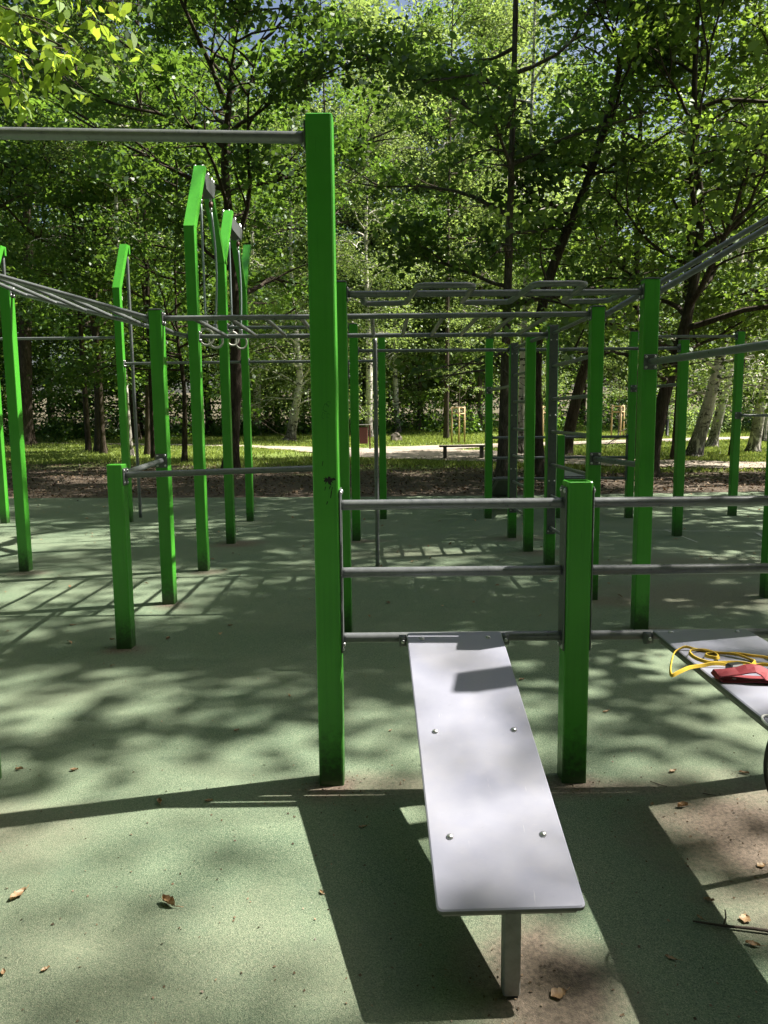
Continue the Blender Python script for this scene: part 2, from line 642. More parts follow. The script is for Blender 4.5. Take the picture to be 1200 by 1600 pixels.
# ------------------------------------------------------------------ setting: ground, court, paths
def build_ground():
    ys = np.concatenate([np.linspace(-40, 14, 10), np.linspace(16, 100, 60), np.linspace(110, 600, 12)])
    xs = np.concatenate([np.linspace(-400, -60, 8), np.linspace(-55, 55, 56), np.linspace(60, 400, 8)])
    V = []
    for y in ys:
        for x in xs:
            bump = .035 * math.sin(x * .7 + y * .3) * math.sin(y * .9) if y > 16 else 0
            V.append((x, y, min(gz(x, y), 9) - .012 + bump * .6))
    nx = len(xs)
    F = [(j * nx + i, j * nx + i + 1, (j + 1) * nx + i + 1, (j + 1) * nx + i) for j in range(len(ys) - 1) for i in range(nx - 1)]
    o = link(bpy.data.objects.new('ground', np_mesh('ground', np.array(V), np.array(F), ['ground'], smooth=True)))
    tag(o, 'trodden brown earth and turf under the park trees', kind='structure')


def build_court():
    # green safety-rubber surface, back edge near y = 14.3
    m = MB()
    back = [(-14, 14.75), (-7, 14.55), (-3, 14.3), (0, 14.15), (3.5, 14.2), (7, 14.32), (12, 14.5)]
    front = [(-14, -3), (12, -3)]
    top = [(x, y + .03 * math.sin(x * 5), 0) for x, y in back]
    V = [(front[1][0], front[1][1], 0), *reversed(top), (front[0][0], front[0][1], 0)]
    n = len(V)
    m.add(V, [tuple(range(n))])
    m.add(V + [(x, y, -.05) for x, y, z in V], [(i, (i + 1) % n, n + (i + 1) % n, n + i)[::-1] for i in range(n)])
    o = m.build('rubber_court', 'rubber')
    tag(o, 'worn green rubber granule surface under the workout frame', kind='structure')
    # faint chalk strokes, right-hand back part of the court
    for a, b, w in (((3.62, 8.75), (3.60, 9.75), .035), ((4.36, 8.4), (4.62, 9.4), .04), ((3.3, 9.75), (4.75, 9.45), .03), ((3.62, 9.75), (4.0, 9.5), .03)):
        a, b = Vector((*a, .004)), Vector((*b, .004))
        d = (b - a).normalized()
        s = Vector((-d.y, d.x, 0)) * w / 2
        mm = MB()
        pts_l, pts_r = [], []
        for i in range(9):
            p = a.lerp(b, i / 8)
            k = random.uniform(.45, 1.1)
            pts_l.append(p + s * k)
            pts_r.append(p - s * k)
        V = pts_l + pts_r
        mm.add(V, [(i, i + 9, i + 10, i + 1) for i in range(8)])
        mm.build('chalk_stroke', 'chalk', o)
    return o


def strip(name, pts, label, dz=.02):
    """path sheet along (x, y, width) points that follows the terrain"""
    P = []
    for i in range(len(pts) - 1):
        a, b = np.array(pts[i], float), np.array(pts[i + 1], float)
        for t in np.linspace(0, 1, 8, endpoint=False):
            P.append(a * (1 - t) + b * t)
    P.append(np.array(pts[-1], float))
    P = np.array(P)
    K = np.ones(7) / 7
    for c in range(3):
        pad = np.pad(P[:, c], 3, mode='edge')
        P[:, c] = np.convolve(pad, K, mode='valid')
    T = np.gradient(P[:, :2], axis=0)
    T /= np.linalg.norm(T, axis=1)[:, None]
    N = np.stack([-T[:, 1], T[:, 0]], 1)
    V, F = [], []
    for i in range(len(P)):
        for k in range(7):
            t = (k / 6 - .5) * P[i, 2]
            j = .18 * math.sin(i * 1.7 + k) if k in (0, 6) else 0
            x, y = P[i, :2] + N[i] * (t + j)
            V.append((x, y, gz(x, y) + dz))
    for i in range(len(P) - 1):
        for k in range(6):
            F.append((i * 7 + k, (i + 1) * 7 + k, (i + 1) * 7 + k + 1, i * 7 + k + 1))
    o = link(bpy.data.objects.new(name, np_mesh(name, np.array(V), np.array(F), ['path'], smooth=True)))
    tag(o, label, kind='structure')
    return o


build_ground()
court = build_court()
PATH_A = [(-45, 53, 3), (-26, 46.5, 1.2), (-14, 42, 1.1), (-6.5, 37.8, 1.2), (-2.2, 33.5, 3.2), (1, 30, 7), (4.5, 26, 5), (8, 22.3, 3), (14, 19.6, 2.6), (30, 15, 2.6)]
PATH_B = [(0, 33.2, 4), (5, 35.6, 3), (12, 38.6, 2.8), (24, 43, 2.8), (45, 50, 3)]
strip('path', PATH_A, 'pale sandy footpath curving from the lawn towards the court', .026)
strip('path', PATH_B, 'pale sandy footpath crossing the sunny lawn', .034)


# ------------------------------------------------------------------ the workout frame (one bolted-together thing)
rig = empty('workout_frame', (0, 6.0, 0))
tag(rig, 'bright green square posts bolted together with grey tubular bars on the rubber court', 'workout frame')
RO = Vector((0, 6.0, 0))
PW = .10


def square_ring(w, bev, z):
    h = w / 2
    r = bev
    c = []
    for sx, sy, a0 in ((1, -1, -90), (1, 1, 0), (-1, 1, 90), (-1, -1, 180)):
        for t in (0, 45, 90):
            a = math.radians(a0 + t)
            c.append((sx * (h - r) + r * math.cos(a), sy * (h - r) + r * math.sin(a), z))
    return c


def add_post(x, y, h, cap=True, hollow=False, label=None):
    """square tube, base centre at (x, y)"""
    m = MB()
    lv = [0, .12, .35, h * .5, h - .004, h]
    n = 12
    V = []
    for z in lv:
        V += square_ring(PW - (.006 if z == h else 0), .008, z)
    F = []
    for k in range(len(lv) - 1):
        for i in range(n):
            j = (i + 1) % n
            F.append((k * n + i, k * n + j, k * n + n + j, k * n + n + i))
    m.add(V, F)
    if hollow:
        t = len(m.v) - n
        inn = [(a * .88, b * .88, z) for a, b, z in V[-n:]]
        dn = [(a, b, z - .4) for a, b, z in inn]
        k = len(m.v)
        m.v += inn + dn
        for i in range(n):
            j = (i + 1) % n
            m.f += [(t + i, t + j, k + j, k + i), (k + i, k + j, k + n + j, k + n + i)]
            m.mi += [0, 0]
            m.sm += [False, False]
        m.f.append(tuple(k + n + i for i in range(n)))
        m.mi.append(0)
        m.sm.append(False)
    else:
        m.add(V[-n:], [tuple(range(n))])
    o = m.build('post', 'paint', rig, Vector((x, y, 0)) - RO)
    if label:
        o['label'] = label
    if cap:
        c = MB()
        R1 = square_ring(PW + .004, .01, h + .0005)
        R2 = square_ring(PW + .004, .01, h + .007)
        R3 = square_ring(PW - .012, .01, h + .011)
        c.add(R1 + R2 + R3, [tuple(range(11, -1, -1)), tuple(range(24, 36))] + [(k * 12 + i, k * 12 + (i + 1) % 12, k * 12 + 12 + (i + 1) % 12, k * 12 + 12 + i) for k in (0, 1) for i in range(12)])
        c.build('cap', 'plate', o)
    o['_h'] = h
    return o


def plate(post, p, n, w=.10, h=.10, bolts='4', name='bracket'):
    """flange on a post face: p world centre on the face, n outward normal"""
    n = Vector(n).normalized()
    side = Vector((0, 0, 1)).cross(n).normalized()
    m = MB()
    t = .006
    M = Matrix((side, n, Vector((0, 0, 1)))).transposed()
    m.box(Vector(p) + n * t / 2, (w, t, h), M, 0, .0025)
    off = []
    if bolts == '4':
        off = [(sx * (w / 2 - .016), sz * (h / 2 - .016)) for sx in (-1, 1) for sz in (-1, 1)]
    elif bolts == '2':
        off = [(0, sz * (h / 2 - .014)) for sz in (-1, 1)]
    for a, b in off:
        m.dome(Vector(p) + n * t + side * a + Vector((0, 0, b)), n, .0095, 1)
    o = m.build(name, ['plate', 'steel'], post)
    o.matrix_parent_inverse = Matrix.Identity(4)
    o.location = RO * 0 - (Vector(post.location))  # geometry is in rig-world coordinates
    for v in o.data.vertices:
        v.co -= RO
    return o


def bar(name, a, b, r=.021, seg=14, label=None):
    a, b = Vector(a), Vector(b)
    pts = [a.lerp(b, t) for t in (0, .02, .5, .98, 1)]
    mid = (a + b) / 2
    m = MB().tube([p - mid for p in pts], r, seg)
    o = m.build(name, 'bar', rig, mid - RO)
    if label:
        o['label'] = label
    return o


def pipe(name, path, r, mat='bar', parent=None, seg=12):
    m = MB().tube(path, r, seg)
    return m.build(name, mat, parent)


G = PW / 2  # half post
P = {}
for key, x, y, h, kw in (
    ('P0', -1.672, 3.03, 2.64, {}),
    ('P1', -.225, 3.02, 2.60, dict(cap=False, label='tall front post with a black splat mark')),
    ('P2', .765, 3.02, 1.235, dict(cap=False, hollow=True, label='short front post with an open top')),
    ('P25', 1.755, 3.02, 2.60, {}),
    ('P3', -1.71, 4.92, 1.205, dict(cap=False, label='short post at the left with a grey rail')),
    ('P11', -.28, 5.19, 2.36, {}),
    ('P18', 1.775, 5.22, 2.365, {}),
    ('P26', 3.12, 5.22, 3.2, {}),
    ('P27', -3.58, 6.12, 2.80, {}),
    ('P4', -1.75, 6.11, 2.32, {}),
    ('P15', 1.67, 6.11, 2.31, {}),
    ('P24', 3.115, 6.11, 3.2, {}),
    ('P5', -3.57, 7.52, 2.76, {}),
    ('P14', 1.65, 7.58, 2.33, {}),
    ('P16', 1.58, 8.33, 2.30, {}),
    ('P12', -.335, 9.18, 2.55, {}),
    ('P17', 1.56, 9.28, 2.305, {}),
    ('P22', 3.57, 9.26, 2.34, {}),
    ('P13', -.01, 11.08, 2.61, {}),
    ('P19', 1.51, 11.05, 2.55, {}),
    ('P20', 2.53, 11.0, 1.19, dict(cap=False)),
    ('P21', 3.51, 10.93, 2.61, {}),
    ('P23', 5.05, 11.05, 2.61, {}),
):
    P[key] = add_post(x, y, h, **kw)


def pp(k):
    return Vector(P[k].location) + RO


def lateral(name, ka, kb, z, r=.021, zb=None, label=None, pw=.09, ph=.10, bolts='4', y=None):
    """bar between the facing sides of two posts in one row, with flanges"""
    a, b = pp(ka), pp(kb)
    d = Vector((b.x - a.x, b.y - a.y, 0)).normalized()
    ax = 'x' if abs(d.x) > abs(d.y) else 'y'
    if ax == 'x':
        n = Vector((1 if d.x > 0 else -1, 0, 0))
    else:
        n = Vector((0, 1 if d.y > 0 else -1, 0))
    zb = z if zb is None else zb
    pa = Vector((a.x, a.y, z)) + n * (G + .0005)
    pb = Vector((b.x, b.y, zb)) - n * (G + .0005)
    plate(P[ka], pa, n, pw, ph, bolts)
    plate(P[kb], pb, -n, pw, ph, bolts)
    return bar(name, pa + n * .003, pb - n * .003, r, label=label)


# front row: high pull-up bar, triple rails with side strips
lateral('pull_up_bar', 'P0', 'P1', 2.565, .0215, 2.53, 'high pull-up bar leading off to the left')
FZ = (1.148, .876, .607)
for ka, kb in (('P1', 'P2'), ('P2', 'P25')):
    a, b = pp(ka), pp(kb)
    for post, x, n in ((P[ka], a.x + G + .0005, Vector((1, 0, 0))), (P[kb], b.x - G - .0005, Vector((-1, 0, 0)))):
        plate(post, (x, a.y, .885), n, .094, .66, '4', 'side_strip')
    for z in FZ:
        bar('rail', (a.x + G + .003, a.y, z), (b.x - G - .003, b.y, z), .0205)

# black splat and faint doodle on the tall front post
def decal(parent, pts, mat, name, fan=True):
    m = MB()
    y0 = -G - .0006
    V = [(x, y0, z) for x, z in pts]
    m.add(V, [tuple(range(len(V)))])
    return m.build(name, mat, parent)


splat = []
for i in range(26):
    a = 2 * math.pi * i / 26
    r = random.choice([.007, .009, .012, .019]) * random.uniform(.7, 1.2)
    splat.append((.012 + r * math.cos(a) * .95 + .008 * math.cos(a), 1.252 + r * math.sin(a) * 1.1))
decal(P['P1'], splat, 'ink', 'ink_splat')
for dx, dz, w in ((.014, 1.215, .002), (-.004, 1.21, .0015), (.022, 1.205, .0015), (.018, 1.18, .002), (.002, 1.155, .002), (-.012, 1.305, .0012)):
    h = random.uniform(.012, .03)
    decal(P['P1'], [(dx - w, dz), (dx + w, dz + .003), (dx + w * 1.5 + .003, dz + h), (dx + .002, dz + h)], 'ink', 'ink_drip')
for cx, cz, rx, rz in ((.006, 1.53, .010, .016), (.016, 1.545, .007, .010), (-.004, 1.50, .006, .013), (.014, 1.50, .005, .010)):
    m = MB()
    n = 14
    V = []
    for k in (1, .84):
        for i in range(n):
            a = 2 * math.pi * i / n
            V.append((cx + rx * k * math.cos(a) + .002 * math.sin(3 * a), -G - .0005, cz + rz * k * math.sin(a)))
    m.add(V, [(i, i + 1, n + i + 1, n + i) for i in range(n - 3)])
    m.build('doodle_stroke', 'inkfaint', P['P1'])

# low rails: P3 - P11, P3 - P4, P15 - P18
a, b = pp('P3'), pp('P11')
plate(P['P3'], (a.x + G + .0005, a.y, 1.125), (1, 0, 0), .09, .11)
bar('rail', (a.x + G + .004, a.y, 1.135), (b.x - G - .003, b.y, 1.15), .0205)
plate(P['P11'], (b.x - G - .0005, b.y, 1.15), (-1, 0, 0), .09, .10)
a2, b2 = pp('P3'), pp('P4')
plate(P['P4'], (b2.x, b2.y - G - .0005, 1.16), (0, -1, 0), .092, .11)
bar('rail', (a2.x + .012, a2.y + G + .001, 1.135), (b2.x, b2.y - G - .004, 1.16), .0205)
plate(P['P3'], (a2.x + .005, a2.y + G + .0005, 1.135), (0, 1, 0), .085, .10)
lateral('rail', 'P18', 'P15', 1.14, .0205)
plate(P['P11'], (pp('P11').x + G + .0005, pp('P11').y + .01, 1.80), (1, 0, 0), .05, .11, '2')

# head-height rail from P18 towards the camera
a, b = pp('P18'), pp('P25')
lateral('rail', 'P18', 'P25', 1.83, .0215, 1.79)

# snake bar row
ZB = 2.29
lateral('pull_up_bar', 'P11', 'P18', ZB, .0215, label='pull-up bar carrying the wavy grip tube')
yb = 5.205
sn = [(-.13, yb - .0), (-.13, yb + .36), (.17, yb + .36), (.22, yb - .38), (.57, yb - .38), (.56, yb + .36), (.90, yb + .36), (.93, yb - .40), (1.25, yb - .40), (1.27, yb + .36), (1.60, yb + .36), (1.60, yb)]


def rounded(pts, rad=.07, k=6, z=0.0):
    P_ = [Vector((x, y, z)) for x, y in pts]
    out = [P_[0]]
    for i in range(1, len(P_) - 1):
        p0, p1, p2 = P_[i - 1], P_[i], P_[i + 1]
        a = p1 + (p0 - p1).normalized() * rad
        b = p1 + (p2 - p1).normalized() * rad
        for t in np.linspace(0, 1, k):
            out.append((1 - t) ** 2 * a + 2 * t * (1 - t) * p1 + t * t * b)
    out.append(P_[-1])
    return out


sp = rounded(sn, .075, 7, ZB - .008)
o = MB().tube([p - RO for p in sp], .0185, 12).build('snake_grip', 'bar', rig)

# monkey bars: two rails, eleven rungs, support pole, sloping ladder on the left
ZM = 2.262
lateral('ladder_rail', 'P4', 'P15', ZM, .0205)
P8Y, P9Y, P10Y = 7.44, 9.06, 10.99
XR = -1.78
MON = []
for k in range(11):
    x = -1.475 + k * .2785
    bar('rung', (x + .005, 6.12, ZM), (x, 7.53, ZM - .005), .0175, 10)
bar('support_pole', (-.07, 7.55, 0), (-.07, 7.55, ZM - .03), .0205)


# tall bent posts: vertical leg, slanted arms
def bent_post(x, y, h, arms, hook=None):
    o = add_post(x, y, h, cap=False, label='tall post whose top bends into slanted arms')
    for yy, zz in arms:
        m = MB()
        d = Vector((0, yy - y, zz - h))
        L = d.length
        d.normalize()
        s = Vector((1, 0, 0))
        n = s.cross(d)
        w = PW / 2 - (.0015 if len(arms) > 1 else 0)
        V = []
        # foot is mitred into the leg, head is cut level
        sgn = 1 if yy > y else -1
        for base, cut in ((Vector((x, y, h)), 0), (Vector((x, yy, zz)), 1)):
            for a, bq in ((-1, -1), (1, -1), (1, 1), (-1, 1)):
                off = s * a * w + Vector((0, bq * w, 0))
                zt = 0.0
                V.append(base + off + Vector((0, 0, zt)) - Vector((x, y, 0)))
        m.add(V, [(0, 1, 5, 4), (1, 2, 6, 5), (2, 3, 7, 6), (3, 0, 4, 7), (4, 5, 6, 7), (3, 2, 1, 0)])
        if hook:
            c = Vector((0, yy - y + .075, zz - .06))
            m.box(c, (PW - .001, .05, .13), None, 0, .004)
        m.build('slanted_arm', 'paint', o)
    return o


P['P8'] = bent_post(XR, P8Y, 3.26, [(7.96, 3.95)])
P['P9'] = bent_post(XR - .05, P9Y, 3.23, [(8.44, 3.95), (9.62, 3.95)])
P['P10'] = bent_post(XR - .15, P10Y, 3.26, [(10.36, 3.95), (11.48, 3.95)], None)
P['P7'] = bent_post(-3.70, 11.05, 3.30, [(11.46, 3.97)], True)
P['P6'] = bent_post(-5.50, 11.05, 3.30, [(11.46, 3.97)], True)
for k in ('P7', 'P6'):
    p = pp(k)
    bar('slide_pole', (p.x + .01, p.y + .49, 0), (p.x + .005, p.y + .485, 3.86), .0235)

# far rail of the monkey bars
lateral('ladder_rail', 'P8', 'P14', ZM - .005, .0205)
# sloping ladder P4/P8 -> P27/P5
pairs = []
for ka, kb, z0, z1 in (('P4', 'P27', 2.262, 2.76), ('P8', 'P5', 2.255, 2.70)):
    a, b = pp(ka), pp(kb)
    A = Vector((a.x - G, a.y, z0))
    B = Vector((b.x + G, b.y, z1))
    plate(P[ka], A - Vector((.0005, 0, 0)), (-1, 0, 0), .09, .1)
    plate(P[kb], B + Vector((.0005, 0, 0)), (1, 0, 0), .09, .1)
    bar('ladder_rail', A - Vector((.003, 0, 0)), B + Vector((.003, 0, 0)), .0205)
    pairs.append((A, B))
for k in range(6):
    t = (k + .5) / 6
    bar('rung', pairs[0][0].lerp(pairs[0][1], t), pairs[1][0].lerp(pairs[1][1], t), .0175, 10)
# inclined twin rails on the right
for ka, kb, z0, z1 in (('P18', 'P26', 2.285, 3.0), ('P15', 'P24', 2.245, 3.02)):
    a, b = pp(ka), pp(kb)
    A = Vector((a.x + G + .0005, a.y, z0))
    B = Vector((b.x - G - .0005, b.y, z1))
    plate(P[ka], A, (1, 0, 0), .09, .1)
    plate(P[kb], B, (-1, 0, 0), .09, .1)
    bar('incline_rail', A, B, .0215)

# rear rows
lateral('pull_up_bar', 'P12', 'P17', 2.25, .019)
lateral('pull_up_bar', 'P17', 'P22', 2.25, .019)
lateral('pull_up_bar', 'P9', 'P12', 2.52, .019)
lateral('pull_up_bar', 'P6', 'P7', 2.62, .019)
lateral('pull_up_bar', 'P7', 'P10', 2.26, .019)
lateral('pull_up_bar', 'P10', 'P13', 2.26, .019)
lateral('pull_up_bar', 'P21', 'P23', 2.55, .019)
lateral('rail', 'P19', 'P17', 1.83, .019)
lateral('rail', 'P21', 'P22', 1.83, .019)
bar('rail', (pp('P14').x, pp('P14').y + G, 2.27), (pp('P16').x, pp('P16').y - G, 2.26), .019)
p = pp('P23')
plate(P['P23'], (p.x, p.y - G - .0005, 1.44), (0, -1, 0), .1, .1)
bar('rail', (p.x + .02, p.y - G - .03, 1.44), (7.0, p.y - .1, 1.43), .02)
for ka, kb in (('P19', 'P20'), ('P20', 'P21')):
    a, b = pp(ka), pp(kb)
    for post, x, n in ((P[ka], a.x + G + .0005, Vector((1, 0, 0))), (P[kb], b.x - G - .0005, Vector((-1, 0, 0)))):
        plate(post, (x, a.y if post is P[ka] else b.y, .87), n, .094, .66, '4', 'side_strip')
    for z in (1.16, .87, .57):
        bar('rail', (a.x + G + .003, a.y, z), (b.x - G - .003, b.y, z), .0195, 10)

# wall bars: grey stringers with rungs between P14-P15 and P17-P16
RZ = (2.265, 1.95, 1.635, 1.32, 1.0, .69, .375)
for ka, kb in (('P14', 'P15'), ('P17', 'P16')):
    a, b = pp(ka), pp(kb)
    for post, p, n in ((P[ka], a, Vector((0, -1, 0))), (P[kb], b, Vector((0, 1, 0)))):
        plate(post, (p.x, p.y + n.y * (G + .0005), 1.32), n, .085, 2.02, '0', 'stringer')
        bm_ = MB()
        for z in (.34, .84, 1.48, 2.2):
            for sx in (-.026, .026):
                bm_.dome(Vector((p.x + sx, p.y + n.y * (G + .0065), z)) - RO - Vector(post.location), n, .009)
        bm_.build('stringer_bolts', 'steel', post)
    for z in RZ:
        bar('rung', (a.x, a.y - G - .006, z), (b.x, b.y + G + .006, z), .0165, 10)

# apex plates that carry the rings
for ya, yc, x in ((7.96, 8.44, XR - .015), (9.62, 10.36, XR - .08)):
    m = MB()
    z = 3.93
    w = .055
    V = []
    for sx in (-1, 1):
        V += [(x + sx * w, ya - .02, z - .02), (x + sx * w, yc + .02, z - .02), (x + sx * w, yc - .06, z - .17), (x + sx * w, ya + .06, z - .17)]
    m.add([Vector(v) - RO for v in V], [(0, 1, 2, 3), (7, 6, 5, 4), (0, 4, 5, 1), (1, 5, 6, 2), (2, 6, 7, 3), (3, 7, 4, 0)], 0)
    for yy in (ya - .01, ya + .07, (ya + yc) / 2, yc - .07, yc + .01):
        for sx in (-1, 1):
            m.tube([Vector((x + sx * .035, yy, z - .03)) - RO, Vector((x + sx * .035, yy, z + .035)) - RO], .013, 8, 1)
    m.build('apex_plate', ['plate', 'steel'], rig)


# ------------------------------------------------------------------ gymnastic rings
def gym_ring(x, y, ztop, zc, sway, label):
    t = empty('gymnastic_ring', (x, y, zc - .115))
    tag(t, label, 'gymnastic ring', 'rings hanging from the bent posts')
    O = Vector((x, y, zc - .115))
    m = MB()
    path = [Vector((sway * math.sin(math.pi * k / 10), 0, (ztop - .12) * (1 - k / 10) + (zc + .15) * k / 10)) + Vector((x, y, 0)) - O for k in range(11)]
    m.tube(path, .011, 8)
    m.build('rope', 'rope', t)
    h = MB()
    top = Vector((x, y, ztop - .06)) - O
    h.tube([top + Vector((0, 0, .06)), top + Vector((0, 0, .0))], .014, 8, 0)
    h.tube([top, top - Vector((0, 0, .05))], .022, 8, 1)
    h.tube([top - Vector((0, 0, .05)), top - Vector((0, 0, .10))], .015, 8, 0)
    h.build('swivel', ['steel', 'bin'], t)
    r = MB()
    n = 24
    circ = [Vector((.075 * math.cos(2 * math.pi * k / n) * .9, .03 * math.cos(2 * math.pi * k / n), .115 + .082 * math.sin(2 * math.pi * k / n))) for k in range(n + 1)]
    r.tube(circ, .013, 10, 0, False)
    r.build('ring', 'ring', t)
    s = MB()
    s.box(Vector((0, 0, .245)), (.045, .03, .07), None, 0, .006)
    s.build('clamp', 'steel', t)
    return t


gym_ring(-1.80, 8.02, 3.78, 2.31, .0, 'pale plastic ring on the nearer rope, left of the two by the front bent post')
gym_ring(-1.775, 8.36, 3.78, 2.31, .035, 'pale plastic ring on the slightly bowed rope behind the front bent post')
gym_ring(-1.86, 9.74, 3.78, 2.46, .0, 'ring on the nearer rope between the middle and rear bent posts')
gym_ring(-1.84, 10.22, 3.78, 2.46, .02, 'ring on the farther rope between the middle and rear bent posts')


# ------------------------------------------------------------------ sit-up benches
def bench(xl, xr, yb_, zb, yf, zf, legx, label, leg_y=None, rear_sign=-1, name='sit_up_bench'):
    """board from bar end (yb_, zb) to foot end (yf, zf)"""
    t = empty(name, ((xl + xr) / 2, yf, 0))
    tag(t, label, 'bench')
    O = Vector(t.location)
    d = Vector((0, yf - yb_, zf - zb)).normalized()
    n = Vector((1, 0, 0)).cross(d)
    if n.z < 0:
        n = -n
    L = math.hypot(yf - yb_, zf - zb)
    w = xr - xl
    A = Vector(((xl + xr) / 2, yb_, zb))
    th = .014
    # rounded-corner board
    m = MB()
    out = []
    rc = .014
    for sx, sl, a0 in ((1, 1, 0), (-1, 1, 90), (-1, 0, 180), (1, 0, 270)):
        for k in range(4):
            a = math.radians(a0 + k * 30)
            cx = sx * (w / 2 - rc) + rc * math.cos(a)
            cl = (L - rc if sl else rc) + rc * math.sin(a)
            out.append((cx, cl))
    k = len(out)

    def pt(cx, cl, h):
        return A + Vector((cx, 0, 0)) + d * cl + n * h - O
    ins = [(x * (1 - .004 / (w / 2)), (l - L / 2) * (1 - .004 / (L / 2)) + L / 2) for x, l in out]
    V = [pt(x, l, -th) for x, l in out] + [pt(x, l, -.003) for x, l in out] + [pt(x, l, 0) for x, l in ins]
    m.add(V[2 * k:], [tuple(range(k))], 0)
    m.add(V, [(i, (i + 1) % k, 2 * k - k + (i + 1) % k, k + i) for i in range(k)] + [tuple(range(k - 1, -1, -1))], 1)
    m.add(V, [(k + i, k + (i + 1) % k, 2 * k + (i + 1) % k, 2 * k + i) for i in range(k)], 0)
    bd = m.build('board', ['board', 'boardedge'], t)
    # underframe rails
    fr = MB()
    R = Matrix((Vector((1, 0, 0)), d, n)).transposed()
    for sx in (-1, 1):
        fr.box(A + Vector((sx * (w / 2 - .035), 0, 0)) + d * (L / 2 + .01) - n * (th + .016) - O, (.03, L - .06, .03), R, 0, .003)
    for cl in (.05, L - .03):
        fr.box(A + d * cl - n * (th + .0165) - O, (w - .03, .028, .026), R, 0, .003)
    fr.build('underframe', 'leg', t)
    lg = MB()
    lb = A + d * (L - .045) - n * (th + .03)
    if leg_y is not None:
        lg.box(Vector((legx, leg_y, lb.z / 2 + .003)) - O, (.045, .04, lb.z - .002), None, 0, .004)
    else:
        lg.box(Vector((legx, lb.y, lb.z / 2 + .003)) - O, (.045, .04, lb.z - .002), None, 0, .004)
    lg.build('leg', 'leg', t)
    for cl in (.045, L * .47, L - .105 * 2.2):
        for sx in (-.345, .345):
            b_ = MB()
            b_.dome(A + Vector((sx * w, 0, 0)) + d * cl - O, n, .0105, 0, 10)
            b_.build('bolt', 'steel', t)
    for sx in (-1, 1):
        c = MB()
        px = A.x + sx * (w / 2 + .016)
        c.tube([Vector((px - .014, yb_ + .0, zb - .034)) - O, Vector((px + .014, yb_, zb - .034)) - O], .0245, 14, 0)
        c.dome(Vector((px, yb_ - .028, zb - .03)) - O, (0, -1, .1), .008, 1)
        c.build('clamp', ['plate', 'steel'], t)
    return t


bench(.122, .499, 2.985, .638, 1.785, .268, .318, 'pale grey sloping sit-up bench in the foreground, low end nearest', leg_y=1.83).rotation_euler = (0, 0, math.radians(1.75))
bench(1.066, 1.443, 2.985, .638, 1.72, .638, 1.255, 'level pale grey bench at the right holding a yellow band and red strap')
bench(1.62, 2.0, 11.08, .60, 12.1, .22, 1.81, 'far grey sit-up bench sloping away behind the rear rails, beside a tree trunk')
bench(2.62, 3.0, 11.05, .60, 12.2, .60, 2.81, 'far level grey bench behind the rear rails on the right')


# ------------------------------------------------------------------ gear on the right bench
ZT = .638


def ribbon(pts, h=.010, t=.004, z0=ZT, k=6):
    """flat band standing on edge along xy(z) points, Catmull-Rom smoothed"""
    Q = [Vector(p) for p in pts]
    S = []
    for i in range(len(Q) - 1):
        p0, p1, p2, p3 = Q[max(i - 1, 0)], Q[i], Q[i + 1], Q[min(i + 2, len(Q) - 1)]
        for j in range(k):
            u = j / k
            S.append(.5 * ((2 * p1) + (p2 - p0) * u + (2 * p0 - 5 * p1 + 4 * p2 - p3) * u * u + (3 * p1 - p0 - 3 * p2 + p3) * u ** 3))
    S.append(Q[-1])
    V, F = [], []
    for i, s in enumerate(S):
        d = (S[min(i + 1, len(S) - 1)] - S[max(i - 1, 0)])
        d.z = 0
        d.normalize()
        n = Vector((-d.y, d.x, 0)) * t / 2
        lean = Vector((-d.y, d.x, 0)) * .004
        V += [s - n, s + n, s + n + Vector((0, 0, h)) + lean, s - n + Vector((0, 0, h)) + lean]
        if i:
            b = 4 * i
            for q in range(4):
                r = (q + 1) % 4
                F.append((b - 4 + q, b - 4 + r, b + r, b + q))
    F += [(3, 2, 1, 0), tuple(len(V) - 4 + q for q in range(4))]
    return V, F


S1 = [(1.372, 2.519), (1.321, 2.567), (1.278, 2.588), (1.244, 2.623), (1.212, 2.645), (1.175, 2.659), (1.146, 2.65), (1.125, 2.62), (1.119, 2.587), (1.143, 2.565), (1.164, 2.592), (1.175, 2.639), (1.173, 2.679), (1.147, 2.694), (1.105, 2.677), (1.077, 2.64), (1.067, 2.591), (1.081, 2.555), (1.116, 2.541), (1.169, 2.548), (1.208, 2.544), (1.225, 2.518), (1.228, 2.486), (1.258, 2.523), (1.27, 2.579)]
S2 = [(1.271, 2.582), (1.235, 2.621), (1.186, 2.664), (1.129, 2.704), (1.094, 2.714), (1.063, 2.703), (1.029, 2.658), (0.985, 2.565), (0.953, 2.489), (0.943, 2.441), (0.972, 2.454), (1.027, 2.502), (1.075, 2.52), (1.123, 2.519), (1.186, 2.514), (1.239, 2.515), (1.288, 2.501), (1.343, 2.464), (1.39, 2.47), (1.40, 2.50), (1.372, 2.519)]
bandm = MB()
zz = [ZT + .001 + .012 * (.5 + .5 * math.sin(i * .9)) * (0 if i in (0, 24) else 1) for i in range(len(S1))]
V, F = ribbon([(x - 1.2, y - 2.55, z - ZT) for (x, y), z in zip(S1, zz)])
bandm.add(V, F)
V, F = ribbon([(x - 1.2, y - 2.55, .001 + (-.006 if x < 1.0 else 0) + .007 * (i % 3 == 1)) for i, (x, y) in enumerate(S2)])
bandm.add(V, F)
o = bandm.build('resistance_band', 'yellow', None, (1.2, 2.55, ZT))
tag(o, 'yellow rubber resistance band looped on the right bench, one loop over its edge', 'exercise band')

